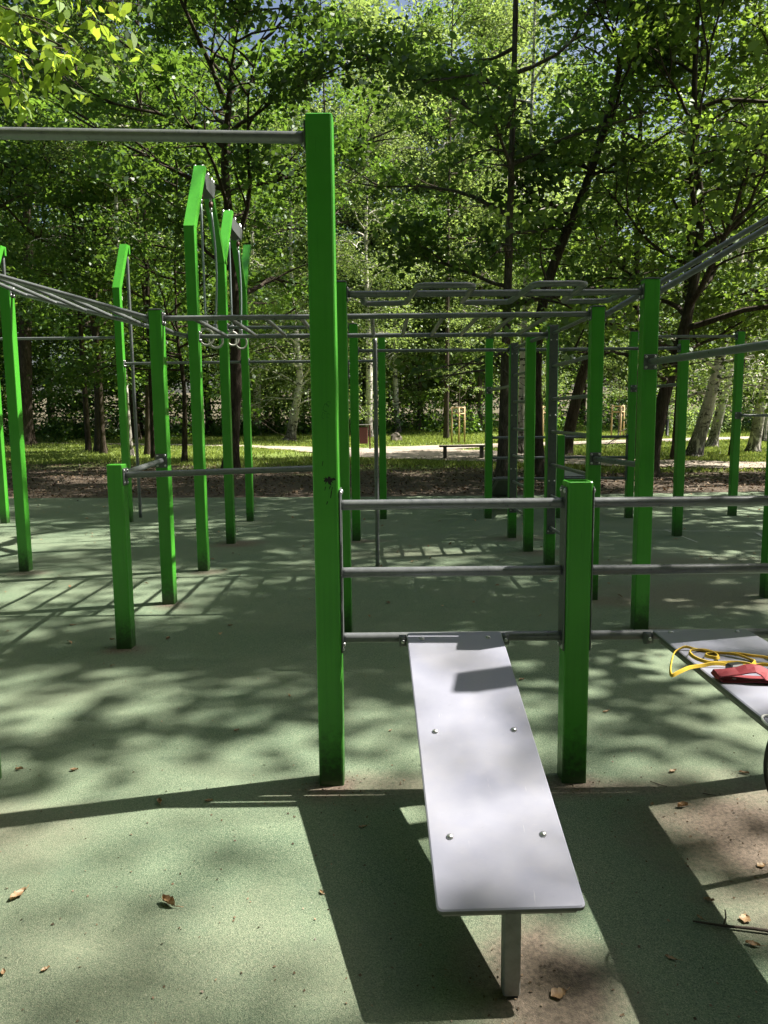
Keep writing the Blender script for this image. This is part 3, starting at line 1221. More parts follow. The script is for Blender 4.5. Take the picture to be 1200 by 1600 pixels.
# red webbing strap folded on the board: lower layer, U-turn, lifted and twisted upper layer
m = MB()
prof = [(.22, .003, 0), (.15, .003, 0), (.08, .004, 0), (.02, .003, 0), (-.02, .004, .02), (-.036, .011, .04), (-.030, .020, .06), (.0, .023, .08), (.035, .026, .12), (.062, .036, .2), (.082, .040, .3), (.098, .034, .42), (.115, .022, .5), (.15, .015, .6), (.20, .012, .7), (.26, .010, .8)]
V, F = [], []
WS = .062
for i, (u, z, tw) in enumerate(prof):
    for v in (-.5, -.17, .17, .5):
        V.append((u + v * .03 * tw * 2, v * WS * (1 - .3 * tw) - .05 * tw - .12 * max(u, 0) * (1 if i < 6 else .3), z + v * .030 * tw + .0015 * math.sin(i * 2.1 + v * 5)))
n = len(prof)
F = [(i * 4 + j, i * 4 + j + 1, (i + 1) * 4 + j + 1, (i + 1) * 4 + j) for i in range(n - 1) for j in range(3)]
V = [(x, y, max(z, .002)) for x, y, z in V]
m.add(V, F, 0, False)
o = m.build('strap', 'red', None, (1.10, 2.395, ZT + .003))
sol = o.modifiers.new('thickness', 'SOLIDIFY')
sol.thickness = .0035
tag(o, 'red webbing strap folded on the right bench in front of the yellow band', 'strap')
bk = MB()
bk.box((0, 0, .014), (.055, .035, .026), Matrix.Rotation(.25, 3, 'Z'), 0, .005)
bk.box((.05, .004, .011), (.04, .022, .014), Matrix.Rotation(.1, 3, 'Z'), 0, .004)
o = bk.build('strap_buckle', 'black', None, (1.165, 2.475, ZT + .001))
tag(o, 'black plastic buckle lying between the yellow band and red strap', 'buckle')
cb = MB()
for k in range(3):
    n = 20
    cb.tube([Vector((.028 * math.cos(2 * math.pi * i / n), .04 * math.sin(2 * math.pi * i / n), .007 + k * .012)) for i in range(n + 1)], .007, 8, 0, False)
o = cb.build('coiled_band', 'blue', None, (1.383, 2.60, ZT))
tag(o, 'small coiled blue band at the right edge of the bench', 'exercise band')
wc = MB()
wc.tube([Vector((.0 + .03 * math.cos(t), .06 * math.sin(t), .005)) for t in np.linspace(.6, 5.6, 18)], .0035, 8)
o = wc.build('white_cord', 'white', None, (1.08, 2.03, ZT))
tag(o, 'short loop of white cord on the right bench', 'cord')
# loop of black cord hanging from the bench underframe
hp = MB()
n = 40
hp.tube([Vector((.17 * math.cos(2 * math.pi * i / n), .05 * math.cos(2 * math.pi * i / n), .20 * math.sin(2 * math.pi * i / n))) for i in range(n + 1)], .0075, 10, 0, False)
o = hp.build('cord_loop', 'black', None, (1.37, 2.36, .392))
tag(o, 'loop of black cord hanging under the level bench at the right picture edge', 'cord')

# ------------------------------------------------------------------ park furniture
t = empty('park_bench', (2.7, 26.0, 0))
tag(t, 'low dark backless wooden bench beside the sandy path', 'bench')
for k, yy in enumerate((-.17, 0, .17)):
    MB().box((0, yy, .43), (1.62, .15, .05), None, 0, .008).build('slat', 'slat', t)
for sx in (-1, 1):
    MB().box((sx * .62, 0, .2), (.10, .36, .41), None, 0, .01).build('leg', 'slat', t)

t = empty('litter_bin', (-.85, 33.5, gz(0, 33.5)))
tag(t, 'maroon litter bin on two posts beside the path', 'litter bin')
m = MB()
m.box((-.05, 0, .62), (.46, .34, .72), None, 0, .02)
m.build('body', 'bin', t)
for sx in (-.31, .27):
    MB().box((sx, 0, .53), (.06, .06, 1.06), None, 0, .008).build('post', 'blackmetal' if sx < 0 else 'bin', t)
MB().box((-.02, 0, 1.075), (.68, .40, .035), None, 0, .008).build('lid', 'leg', t)

m = MB()
n, rows = 12, 6
V = []
for j in range(rows + 1):
    for i in range(n):
        a = 2 * math.pi * i / n
        ph = math.pi / 2 * j / rows
        r = (1 + .18 * math.sin(3 * a + j) + random.uniform(-.08, .08))
        V.append((.33 * r * math.cos(a) * math.cos(ph) ** .6, .3 * r * math.sin(a) * math.cos(ph) ** .6, .5 * math.sin(ph) * (1 + .1 * math.cos(a + 1))))
F = [(j * n + i, j * n + (i + 1) % n, (j + 1) * n + (i + 1) % n, (j + 1) * n + i) for j in range(rows) for i in range(n)]
m.add(V, F)
o = m.build('boulder', 'stone', None, (.66, 41.5, gz(0, 41.5) - .03))
tag(o, 'rough grey brown boulder lying on the sunny lawn', 'boulder')

STK = (('sapling', 3.8, 39.0, 'staked sapling with pale wooden frame behind the park bench', 6.0), ('sapling', 8.1, 39.5, 'staked sapling with pale wooden frame half hidden by the wall bars', 5.0), ('sapling', 12.5, 41.0, 'staked sapling with pale wooden frame behind the front right posts', 5.2))


def lamp_post(x, y, h, label):
    t = empty('lamp_post', (x, y, gz(x, y)))
    tag(t, label, 'lamp post')
    m = MB()
    m.tube([(0, 0, 0), (0, 0, .12), (0, 0, .14), (0, 0, .9), (0, 0, .95), (0, 0, h)], [.13, .13, .085, .085, .055, .045], 12)
    m.build('pole', 'blackmetal', t)
    m = MB()
    m.tube([(0, 0, h), (0, 0, h + .08), (0, 0, h + .5)], [.06, .16, .22], 12)
    m.build('lantern', 'glassy', t)
    m = MB()
    m.tube([(0, 0, h + .5), (0, 0, h + .53), (0, 0, h + .68)], [.28, .26, .03], 12)
    m.build('lamp_cap', 'blackmetal', t)


lamp_post(-8.0, 42.5, 4.2, 'black park lamp post on the lawn behind the ring posts')
lamp_post(16.0, 43.5, 4.2, 'black park lamp post behind the leaning dark trunk on the right')
lamp_post(23.5, 53.0, 4.2, 'thin far black lamp post between the right-hand birches')


# ------------------------------------------------------------------ trees
def smooth_path(ctrl, n):
    ctrl = np.array(ctrl, float)
    k = len(ctrl)
    t = np.linspace(0, k - 1, n)
    out = np.zeros((n, 3))
    for i, u in enumerate(t):
        a = min(int(u), k - 2)
        f = u - a
        p0, p1, p2, p3 = ctrl[max(a - 1, 0)], ctrl[a], ctrl[a + 1], ctrl[min(a + 2, k - 1)]
        out[i] = .5 * (2 * p1 + (p2 - p0) * f + (2 * p0 - 5 * p1 + 4 * p2 - p3) * f * f + (3 * p1 - p0 - 3 * p2 + p3) * f ** 3)
    return out


def grow(ctrl, r0, rng, limbs=22, start=.22, reach=4.5, rise=.35, droop=.0, subs=5, leaves=22000, lsize=.14, spread=.34, flat=.45, flare=1.5,
         top_taper=.12, per=26, clear=0., tilt=.65, shape=4, tonebias=0., aspect=.66):
    """returns (wood V,F) and (leaf V,F,tone); ctrl in tree space (base at origin)"""
    n = 26
    T = smooth_path(ctrl, n)
    T[:, :2] += np.cumsum(rng.normal(0, .012, (n, 2)), 0) * np.linspace(0, 1, n)[:, None]
    s = np.linspace(0, 1, n)
    R = r0 * (1 - (1 - top_taper) * s ** .9)
    R[0] *= flare
    R[1] *= 1 + (flare - 1) * .25
    WV, WF, off = [], [], 0

    def put(path, rad, seg):
        nonlocal off
        V, F = tube_np(path, rad, seg)
        WV.append(V)
        WF.append(F + off)
        off += len(V)
    # uneven bark ridge on the stem
    V, F = tube_np(T, R, 12)
    V = V + rng.normal(0, r0 * .035, V.shape)
    WV.append(V)
    WF.append(F)
    off = len(V)
    tips, wts = [], []
    H = T[-1, 2]
    az = rng.uniform(0, 6.28)
    for i in range(limbs):
        u = start + (1 - start) * ((i + rng.uniform(.1, .9)) / limbs) ** .92
        k = u * (n - 1)
        a = min(int(k), n - 2)
        p = T[a] + (T[a + 1] - T[a]) * (k - a)
        az += 2.4 + rng.normal(0, .4)
        prof = math.sin(min(1, max(0.05, (1 - (u - start) / (1 - start)) * .85 + .15)) * math.pi * .62) ** .8
        Ls = reach * prof * rng.uniform(.7, 1.2)
        d = np.array([math.cos(az), math.sin(az), rise + .5 * (u - start) + rng.normal(0, .12)])
        d /= np.linalg.norm(d)
        m = 9
        q = [p]
        step = Ls / (m - 1)
        dd = d.copy()
        for j in range(m - 1):
            dd = dd + rng.normal(0, .13, 3) + np.array([0, 0, -droop * (j / m)])
            dd /= np.linalg.norm(dd)
            q.append(q[-1] + dd * step)
        q = np.array(q)
        rl = max(.012, min(r0 * .42, .012 + Ls * .0125))
        put(q, np.linspace(rl, .006, m), 5)
        for j in range(2, m):
            tips.append(q[j])
            wts.append(.35 + .65 * j / m)
        for sb in range(subs):
            j = rng.integers(2, m - 1)
            b0 = q[j]
            dv = q[j + 1] - q[j]
            dv /= np.linalg.norm(dv)
            side = np.cross(dv, [0, 0, 1]) * rng.choice([-1, 1])
            e = dv * .7 + side * rng.uniform(.5, 1.1) + np.array([0, 0, rng.normal(.08, .2)])
            e /= np.linalg.norm(e)
            L2 = Ls * rng.uniform(.25, .5)
            qq = [b0]
            for jj in range(5):
                e = e + rng.normal(0, .15, 3) + np.array([0, 0, -droop * .25 * jj])
                e /= np.linalg.norm(e)
                qq.append(qq[-1] + e * L2 / 5)
            put(np.array(qq), np.linspace(rl * .45, .004, 6), 4)
            for jj in range(1, 6):
                tips.append(qq[jj])
                wts.append(1.0)
    tips, wts = np.array(tips), np.array(wts)
    # twig clusters, each cluster one flat-ish spray
    nc = max(60, leaves // per)
    ci = rng.choice(len(tips), nc, p=wts / wts.sum())
    cc = tips[ci] + rng.normal(0, 1, (nc, 3)) * np.array([spread * 1.1, spread * 1.1, spread * .6])
    # a cluster is lighter or darker as a whole, its leaves vary about it
    ctone = rng.random(nc)
    li = rng.integers(0, nc, leaves)
    off3 = rng.normal(0, 1, (leaves, 3)) * np.array([spread, spread, spread * flat])
    C = cc[li] + off3
    if droop > .1:
        C[:, 2] -= np.abs(rng.normal(0, spread * 1.5, leaves)) * droop
    keep = C[:, 2] > 1.2
    if clear > 0:
        tx = np.interp(C[:, 2], T[:, 2], T[:, 0])
        ty = np.interp(C[:, 2], T[:, 2], T[:, 1])
        inner = np.hypot(C[:, 0] - tx, C[:, 1] - ty) < .7
        front = (C[:, 1] < ty) & (np.abs(C[:, 0] - tx) < .45 + .05 * np.sin(C[:, 2] * 3))
        keep &= ~((inner | front) & (rng.random(len(C)) < clear))
    C, li = C[keep], li[keep]
    tone = np.clip(.75 * ctone[li] + .25 * rng.random(len(C)) + tonebias, 0, 1)
    LV, LF, LT = leaf_cloud(C, lsize, tilt=tilt, tone=tone, shape=shape, rng=rng, aspect=aspect)
    return np.concatenate(WV), np.concatenate(WF), LV, LF, LT


def plant_tree(name, label, x, y, data, bark, leafmat, group=None, cat='tree', rot=0., scale=1.):
    t = empty(name, (x, y, gz(x, y) - .02), rot)
    t.scale = (scale, scale, scale)
    tag(t, label, cat, group)
    WV, WF, LV, LF, LT = data
    o = bpy.data.objects.new('trunk', np_mesh('trunk', WV, WF, [bark], smooth=True))
    link(o, t)
    c = bpy.data.objects.new('crown', np_mesh('crown', LV, LF, [leafmat], tone=LT))
    link(c, t)
    return t


def copy_tree(src, x, y, rot, scale, label, group):
    r = src.copy()
    COL.objects.link(r)
    r.location = (x, y, gz(x, y) - .02)
    r.rotation_euler = (0, 0, rot)
    r.scale = (scale, scale, scale)
    r['label'] = label
    r['group'] = group
    for ch in src.children:
        c = ch.copy()
        COL.objects.link(c)
        c.parent = r
    return r


def rg(seed):
    return np.random.default_rng(seed)


# broad-leaved trees just behind the court
plant_tree('maple_tree', 'dark forking maple standing behind the green ring posts', -4.3, 21.6,
           grow([(0, 0, 0), (.3, 0, 4), (.15, 0, 8), (.4, .2, 11), (1.2, .3, 18)], .21, rg(1), 26, .28, 5.2, .42, .02, 6, 17000, .19, .36, shape=6, clear=.85, per=85), 'bark', 'maple')
plant_tree('maple_tree', 'straight slim maple whose trunk rises right through the picture, right of centre', 2.86, 18.4,
           grow([(0, 0, 0), (.05, 0, 4), (.12, 0, 9), (.2, 0, 17)], .15, rg(2), 20, .26, 4.2, .22, .02, 6, 9000, .175, .35, shape=6, clear=.95, per=85), 'bark2', 'maple')
plant_tree('maple_tree', 'dark maple with a thick black trunk beside the wall bars', 3.75, 18.7,
           grow([(0, 0, 0), (.1, .3, 4), (1.6, 1, 8), (2.4, 1, 12), (2.3, 1, 17)], .17, rg(3), 20, .34, 4.0, .3, .0, 6, 9000, .175, .35, shape=6, clear=.9, per=85), 'bark', 'maple')
plant_tree('maple_tree', 'dark trunk leaning right behind the wall bars, forking near the top', 6.6, 28.0,
           grow([(0, 0, 0), (.5, 0, 2.5), (1.2, 0, 5), (1.8, 0, 9), (2.1, 0, 19)], .24, rg(4), 20, .34, 4.4, .3, .0, 6, 10000, .20, .40, shape=6, clear=.9, per=85), 'bark', 'maple')
plant_tree('maple_tree', 'thick dark maple leaning right behind the tall right-hand post', 6.3, 18.2,
           grow([(0, 0, 0), (.25, 0, 1.7), (.75, 0, 3.6), (1.1, .2, 6), (.85, .2, 9), (1.2, .2, 17)], .20, rg(5), 24, .24, 4.6, .25, .02, 6, 14000, .175, .37, shape=6, clear=.9, per=85), 'bark', 'lime')
plant_tree('lime_tree', 'leafy lime with a leaning stem at the upper right edge', 12.3, 20.5,
           grow([(0, 0, 0), (-.5, 0, 3), (-1.4, 0, 7), (-2.2, 0, 16)], .17, rg(6), 26, .22, 4.4, .15, .04, 6, 14000, .175, .37, shape=6, clear=.85, per=85), 'bark', 'lime')
plant_tree('oak_tree', 'big oak with a broad furrowed trunk at the far left', -19.0, 41.0,
           grow([(0, 0, 0), (.3, 0, 5), (.9, 0, 11), (1.0, 0, 15), (2.2, 0, 23)], .42, rg(7), 28, .25, 7.0, .3, .0, 6, 22000, .25, .52, clear=.9, per=85), 'bark', 'maple')
plant_tree('oak_tree', 'dark oak left of the bent posts with branches above the high bar', -12.5, 34.0,
           grow([(0, 0, 0), (.1, 0, 5), (-.2, 0, 11), (.2, 0, 20)], .24, rg(8), 28, .3, 5.8, .3, .0, 6, 17000, .23, .50, clear=.9, per=85), 'bark', 'maple')
plant_tree('lime_tree', 'thin dark trunk on the left between the green posts', -11.6, 31.9,
           grow([(0, 0, 0), (0, 0, 5), (.15, 0, 10), (.1, 0, 18)], .12, rg(9), 22, .32, 3.6, .25, .0, 6, 11000, .20, .44, clear=.9, per=85), 'bark', 'lime')
plant_tree('maple_tree', 'slim dark maple just right of the left bent post and its pole', -9.3, 30.4,
           grow([(0, 0, 0), (.2, 0, 5), (.1, 0, 10), (.5, 0, 19)], .13, rg(10), 22, .34, 4.0, .25, .0, 6, 11000, .20, .44, clear=.9, per=85), 'bark', 'maple')
plant_tree('birch_tree', 'thin spotted birch directly behind the left bent post', -9.7, 29.5,
           grow([(0, 0, 0), (-.1, 0, 5), (.0, 0, 11), (.3, 0, 19)], .13, rg(11), 22, .45, 3.0, .4, .28, 5, 12000, .11, .36), 'birch', 'birchleaf')
plant_tree('maple_tree', 'small spreading maple with low boughs left of the ring posts', -6.6, 25.5,
           grow([(0, 0, 0), (.1, 0, 2.5), (-.1, .1, 5), (.2, 0, 9.5)], .10, rg(41), 22, .34, 4.2, .10, .03, 6, 10000, .175, .37, shape=6, clear=.8, per=85), 'bark', 'maple')

# slim dark stems with high crowns
for x, y, hh, r0, ln, sd, lab in (
        (-14.6, 29.0, 20, .15, .3, 81, 'slim dark stem at the far left edge behind the leftmost bent post'),
        (-13.2, 34.5, 22, .13, -.2, 82, 'slim dark stem in the left wood, right of the broad oak'),
        (-8.2, 27.5, 21, .11, .2, 83, 'slim dark stem between the left bent post and ring posts'),
        (-6.9, 36.0, 23, .14, .4, 84, 'slim dark stem just left of the front ring post'),
        (8.1, 25.0, 22, .13, -.15, 85, 'slim straight dark stem above the right end of the snake bar'),
        (9.15, 24.0, 22, .17, .6, 86, 'thick dark stem above the tall right-hand post'),
        (11.6, 25.5, 22, .14, .9, 87, 'dark stem leaning right above the inclined rails'),
        (3.6, 44.0, 24, .16, .2, 88, 'dark stem on the lawn left of the staked sapling'),
        (-2.6, 41.0, 24, .13, -.2, 89, 'slim dark stem behind the tall front post')):
    plant_tree('slim_tree', lab, x, y, grow([(0, 0, 0), (ln * .3, 0, hh * .3), (ln * .6, 0, hh * .6), (ln * 1.6, 0, hh)], r0, rg(sd), 18, .46, 3.4, .3, .0, 5, 4800, .20, .42, clear=.93, per=80, flare=1.3), 'bark', 'maple')

# birches on the lawn
BIR = [
    (-8.6, 52.0, [(0, 0, 0), (.25, 0, 4), (.1, 0, 10), (.5, 0, 21)], .33, 21, 'whiter birch, left of the pair between the ring posts and tall front post'),
    (-5.4, 44.5, [(0, 0, 0), (.3, 0, 1.5), (.65, 0, 4), (.3, 0, 9), (.6, 0, 20)], .34, 22, 'crooked birch, right of the pair between the ring posts and tall front post'),
    (-.9, 47.0, [(0, 0, 0), (.1, 0, 5), (0, 0, 12), (.4, 0, 21)], .25, 23, 'birch behind the litter bin'),
    (1.05, 55.0, [(0, 0, 0), (-.2, 0, 6), (.1, 0, 12), (-.4, 0, 22)], .22, 24, 'slender far birch behind the boulder'),
    (5.17, 28.9, [(0, 0, 0), (.05, 0, 5), (.2, 0, 11), (.3, 0, 20)], .16, 25, 'white birch behind the rear wall bars'),
    (10.35, 25.7, [(0, 0, 0), (.45, 0, 1.8), (.9, 0, 4), (1.5, 0, 9), (2.0, 0, 18)], .27, 26, 'leaning birch with rough black bark at its foot, second post from the right'),
    (13.8, 32.4, [(0, 0, 0), (.4, 0, 2), (1.0, 0, 5), (1.4, 0, 10), (2.0, 0, 19)], .23, 27, 'slimmer leaning birch behind the rough-barked one on the right'),
    (13.5, 28.1, [(0, 0, 0), (.25, 0, 2), (.5, 0, 4.5), (.6, 0, 10), (1.1, 0, 19)], .23, 28, 'birch with clear white bark at the right edge'),
    (18.2, 37.0, [(0, 0, 0), (.2, 0, 4), (.5, 0, 10), (.6, 0, 19)], .2, 29, 'thin birch farther back at the right edge'),
]
for x, y, c, r0, sd, lab in BIR:
    plant_tree('birch_tree', lab, x, y, grow(c, r0, rg(sd), 28, .30 if y > 40 else .26, 4.6 if y > 40 else 3.6, .35, .30, 6, 21000 if y > 40 else (9000 if x > 9 else 15000), .15 if y > 40 else .12, .45, tonebias=.08), 'birch', 'birchleaf')

# woodland trees further back: a few masters, then copies
G_W = 'trees deep in the woodland'
L_W = 'tall leafy tree deep in the woodland beyond the lawn'
masters = [
    plant_tree('woodland_tree', L_W, 5.0, 62.0, grow([(0, 0, 0), (.2, 0, 6), (0, 0, 13), (.4, 0, 24)], .26, rg(51), 34, .12, 6.0, .25, .05, 6, 24000, .31, .72, per=80), 'bark', 'lime', G_W),
    plant_tree('woodland_tree', L_W, -13.0, 58.0, grow([(0, 0, 0), (-.2, 0, 6), (.3, 0, 13), (.1, 0, 25)], .30, rg(52), 34, .14, 6.4, .25, .03, 6, 24000, .31, .72, per=80), 'bark', 'maple', G_W),
    plant_tree('woodland_tree', L_W, 2.7, 58.5, grow([(0, 0, 0), (.1, 0, 6), (.1, 0, 13), (.0, 0, 24)], .18, rg(53), 34, .2, 5.0, .3, .25, 6, 22000, .27, .70, tonebias=.06, per=80), 'bark2', 'birchleaf', G_W),
]
spots = [(-34, 50, 1, 1.0), (-27, 57, 0, 1.05), (-21, 64, 1, 1.0), (-30, 70, 1, 1.1), (-15, 47, 1, .85), (-17, 54, 0, .95), (-9, 66, 0, 1.0), (-4, 74, 2, 1.1), (-6, 58, 2, .9), (0, 69, 2, 1.0),
         (8, 72, 2, 1.05), (12, 76, 0, 1.1), (19, 70, 2, 1.0), (25, 72, 0, 1.0), (29, 60, 0, 1.0), (32, 64, 1, 1.05), (38, 55, 0, 1.0), (-40, 62, 1, 1.1), (44, 66, 0, 1.1), (-24, 44, 1, .8), (20, 78, 1, 1.2), (-12, 80, 1, 1.2), (-1.5, 61, 2, 1.3), (7, 56, 2, 1.2), (3.5, 71, 2, 1.45), (11, 67, 2, 1.4)]
for i, (x, y, k, s) in enumerate(spots):
    copy_tree(masters[k], x, y, i * 1.7, s, L_W, G_W)

# park trees to the right of, behind and over the court: they throw the dappled shade
SH = [(8.2, 7.6, 61, 3.3, 15, 6000), (8.6, 11.2, 62, 3.8, 16, 8000), (12.8, 9.2, 63, 3.6, 19, 4200), (9.0, 16.2, 65, 4.2, 22, 15000), (13.5, 14.0, 66, 4.4, 19, 9000), (12.0, 4.6, 64, 3.4, 19, 1500)]
for x, y, sd, rc, hh, nl in SH:
    plant_tree('shade_tree', 'tall leafy tree standing right of the court beyond the picture edge', x, y,
               grow([(0, 0, 0), (.1, 0, hh * .3), (0, .1, hh * .6), (.2, 0, hh)], .17, rg(sd), 24, .42, rc, .3, .02, 5, nl, .18, .30, shape=6, per=70), 'bark', 'lime', 'shade trees right of the court')
# unseen crowns added around the viewer to block skylight from the court
L_O = 'unseen leafy tree added around the viewer to block skylight'
src = plant_tree('shade_tree', L_O, -4.4, -2.6, grow([(0, 0, 0), (.1, 0, 5), (0, .1, 10), (.2, 0, 17)], .17, rg(71), 24, .42, 4.6, .3, .02, 5, 6000, .34, .40), 'bark', 'lime', 'unseen trees added to block skylight')
src2 = plant_tree('shade_tree', L_O, -11.5, 3.0, grow([(0, 0, 0), (.1, 0, 5), (0, .1, 12), (.2, 0, 19)], .2, rg(72), 28, .12, 5.0, .25, .02, 5, 8000, .40, .55), 'bark', 'maple', 'unseen trees added to block skylight')
for i, (x, y, sc_) in enumerate([(.6, -4.6, 1.0), (5.6, -5.0, 1.0), (-5.6, 1.6, 1.05), (10.2, -4.0, 1.0), (-8.6, -3.5, 1.1), (-11.0, 3.5, 1.15), (9.2, 1.2, .5), (9.8, 3.8, .5), (9.4, -1.4, .55), (7.6, -3.0, .5)]):
    copy_tree(src, x, y, i * 1.3, sc_, L_O, 'unseen trees added to block skylight')
# more unseen trees, lower-crowned, added to cut sky fill from the sides and rear
for i, (x, y, sc_) in enumerate([(-13, 9, 1), (-16, 15, 1.05), (-10.5, -4, 1), (-5, -9, 1), (-.5, -9.5, 1), (3.5, -10, 1), (8, -9.5, 1), (-9, -8.5, 1), (13, -7.5, 1), (16, -3.0, 1), (-20, 22, 1.2)]):
    copy_tree(src2, x, y, i * 2.1, sc_, L_O, 'unseen trees added to block skylight')


# saplings with stake frames
for name, x, y, lab, h in STK:
    t = plant_tree(name, lab, x, y, grow([(0, 0, 0), (.03, 0, 2), (.1, 0, h * .6), (.15, 0, h)], .035, rg(int(x * 10)), 16, .36, 1.2, .5, .0, 4, 1500, .11, .16, flare=1.1), 'bark2', 'birchleaf', cat='sapling')
    for a in (0.5, 2.6, 4.7):
        MB().tube([(.38 * math.cos(a), .38 * math.sin(a), 0), (.36 * math.cos(a), .36 * math.sin(a), 1.85)], .045, 8).build('stake', 'wood', t)
    for k in range(3):
        a, b = (.5, 2.6, 4.7)[k], (2.6, 4.7, .5)[k]
        for z in (1.8, 1.5):
            MB().tube([(.36 * math.cos(a), .36 * math.sin(a), z), (.36 * math.cos(b), .36 * math.sin(b), z)], .035, 6).build('crossbar', 'wood', t)

# bright overhanging spray, top left, from a tree standing left of the frame
rngb = rg(77)
t = empty('overhanging_tree', (-3.4, 2.6, 0))
tag(t, 'sunlit bright leaves of a near branch hanging into the top left corner', 'tree')
WV, WF, off = [], [], 0
LV_, LT_, LF_ = [], [], []


def woodput(path, rad, seg=6):
    global off
    V, F = tube_np(path, rad, seg)
    WV.append(V)
    WF.append(F + off)
    off += len(V)


woodput(smooth_path([(0, 0, 0), (.1, 0, 2), (0, 0, 4), (.3, 0, 8)], 14), np.linspace(.14, .05, 14), 10)
for b0, b1, b2 in (((.1, 0, 2.7), (1.4, .05, 3.05), (2.42, 0, 2.66)), ((.1, 0, 2.5), (1.3, -.05, 2.95), (2.36, -.05, 2.60)), ((.1, .1, 2.9), (1.5, .1, 3.15), (2.52, .08, 2.84)), ((.1, .1, 2.4), (1.3, .05, 2.85), (2.20, .05, 2.60)), ((.1, .0, 2.9), (1.4, -.1, 3.15), (2.45, -.12, 2.86)), ((.1, .0, 2.9), (1.2, .1, 3.1), (2.30, .12, 2.80))):
    path = smooth_path([b0, b1, b2], 16)
    woodput(path, np.linspace(.018, .002, 16), 6)
    for i in range(8, 16):
        for k in range(3):
            e = np.array([rngb.normal(.05, .07), rngb.normal(0, .09), rngb.normal(-.06, .04)])
            q = np.array([path[i], path[i] + e * .5, path[i] + e + np.array([0, 0, -.02])])
            woodput(q, np.array([.0016, .0012, .001]), 4)
            for u in np.linspace(.2, 1, 6):
                p = q[0] * (1 - u) + q[2] * u + rngb.normal(0, .012, 3)
                # pointed leaf, hanging
                L = rngb.uniform(.036, .058)
                W = L * .5
                d = np.array([rngb.normal(.1, .6), rngb.normal(0, .5), -.6 + rngb.normal(0, .3)])
                d /= np.linalg.norm(d)
                sd = np.cross(d, rngb.normal(0, 1, 3))
                sd /= np.linalg.norm(sd)
                nn = np.cross(d, sd)
                pts = []
                for a, w, c in ((0, 0, 0), (.2, .7, .06), (.45, 1, .08), (.75, .6, .03), (1.1, 0, -.08)):
                    pts.append((a, w, c))
                ring_ = [p + d * L * a + sd * W * .5 * w + nn * L * c for a, w, c in pts] + [p + d * L * a - sd * W * .5 * w + nn * L * c for a, w, c in reversed(pts[1:-1])]
                LF_.append(list(range(len(LV_), len(LV_) + 8)))
                LV_ += ring_
                LT_ += [rngb.uniform(.3, 1)] * 8
link(bpy.data.objects.new('branch', np_mesh('branch', np.concatenate(WV), np.concatenate(WF), ['bark2'], smooth=True)), t)
link(bpy.data.objects.new('crown', np_mesh('crown', np.array(LV_), np.array(LF_), ['nearleaf'], tone=np.array(LT_))), t)

# ------------------------------------------------------------------ undergrowth, far wood, grass, litter
r_ = rg(91)
# shrub layer along the wood's edge
C = []
for k in range(300):
    x = r_.uniform(-55, 55)
    y = r_.uniform(50, 66) + abs(x) * .05
    if x < -12:
        y -= r_.uniform(0, 9)
    h = r_.choice([.8, 1.2, 1.8, 2.6, 4.2]) * r_.uniform(.8, 1.2)
    n = 150
    ph = r_.normal(0, 1, (n, 3))
    ph /= np.linalg.norm(ph, axis=1)[:, None]
    rad = r_.uniform(.5, 1., n)[:, None] ** .5
    c = np.array([x, y, gz(x, y) + h * .5]) + ph * rad * np.array([h * .7, h * .7, h * .55])
    C.append(c)
C = np.concatenate(C)
C = C[C[:, 2] > .1]
V, F, T = leaf_cloud(C, .26, tilt=.9, rng=r_)
o = link(bpy.data.objects.new('undergrowth', np_mesh('undergrowth', V, F, ['maple'], tone=T)))
tag(o, 'dense dark shrub layer along the edge of the wood', 'undergrowth', kind='stuff')
# far wood: closes the view between the trunks
C = []
for k in range(330):
    x = r_.uniform(-75, 75)
    y = r_.uniform(84, 108)
    zc = r_.uniform(2, 22) if abs(x - 3) > 9 else r_.uniform(2, 12)
    rad = r_.uniform(2.2, 4.2)
    n = 260
    ph = r_.normal(0, 1, (n, 3))
    ph /= np.linalg.norm(ph, axis=1)[:, None]
    C.append(np.array([x, y, zc]) + ph * r_.uniform(.4, 1, n)[:, None] * rad * np.array([1, 1, .8]))
C = np.concatenate(C)
V, F, T = leaf_cloud(C, .55, tilt=.8, rng=r_)
o = link(bpy.data.objects.new('far_wood', np_mesh('far_wood', V, F, ['lime'], tone=T)))
tag(o, 'far mass of foliage closing off the wood', 'woodland', kind='stuff')

# sunny shrub on the right behind the birches
C = []
for k in range(26):
    x, y = r_.uniform(17, 27), r_.uniform(46, 50)
    n = 130
    ph = r_.normal(0, 1, (n, 3))
    ph /= np.linalg.norm(ph, axis=1)[:, None]
    C.append(np.array([x, y, gz(x, y) + .9]) + ph * r_.uniform(.6, 1, n)[:, None] * np.array([1.1, .8, 1.0]))
C = np.concatenate(C) - np.array([22, 48, 0])
C[:, 2] = np.maximum(C[:, 2], .05)
V, F, T = leaf_cloud(C, .18, tilt=.9, rng=r_)
o = link(bpy.data.objects.new('hedge', np_mesh('hedge', V, F, ['birchleaf'], tone=np.clip(T + .2, 0, 1))))
o.location = (22, 48, 0)
tag(o, 'bright yellow green hedge on the sunny lawn at the right', 'hedge')


def path_dist(x, y, path):
    d = np.full(len(x), 99.)
    for (x0, y0, w0), (x1, y1, w1) in zip(path[:-1], path[1:]):
        vx, vy = x1 - x0, y1 - y0
        t_ = np.clip(((x - x0) * vx + (y - y0) * vy) / (vx * vx + vy * vy), 0, 1)
        d = np.minimum(d, np.hypot(x - x0 - t_ * vx, y - y0 - t_ * vy) - (w0 + (w1 - w0) * t_) / 2)
    return d


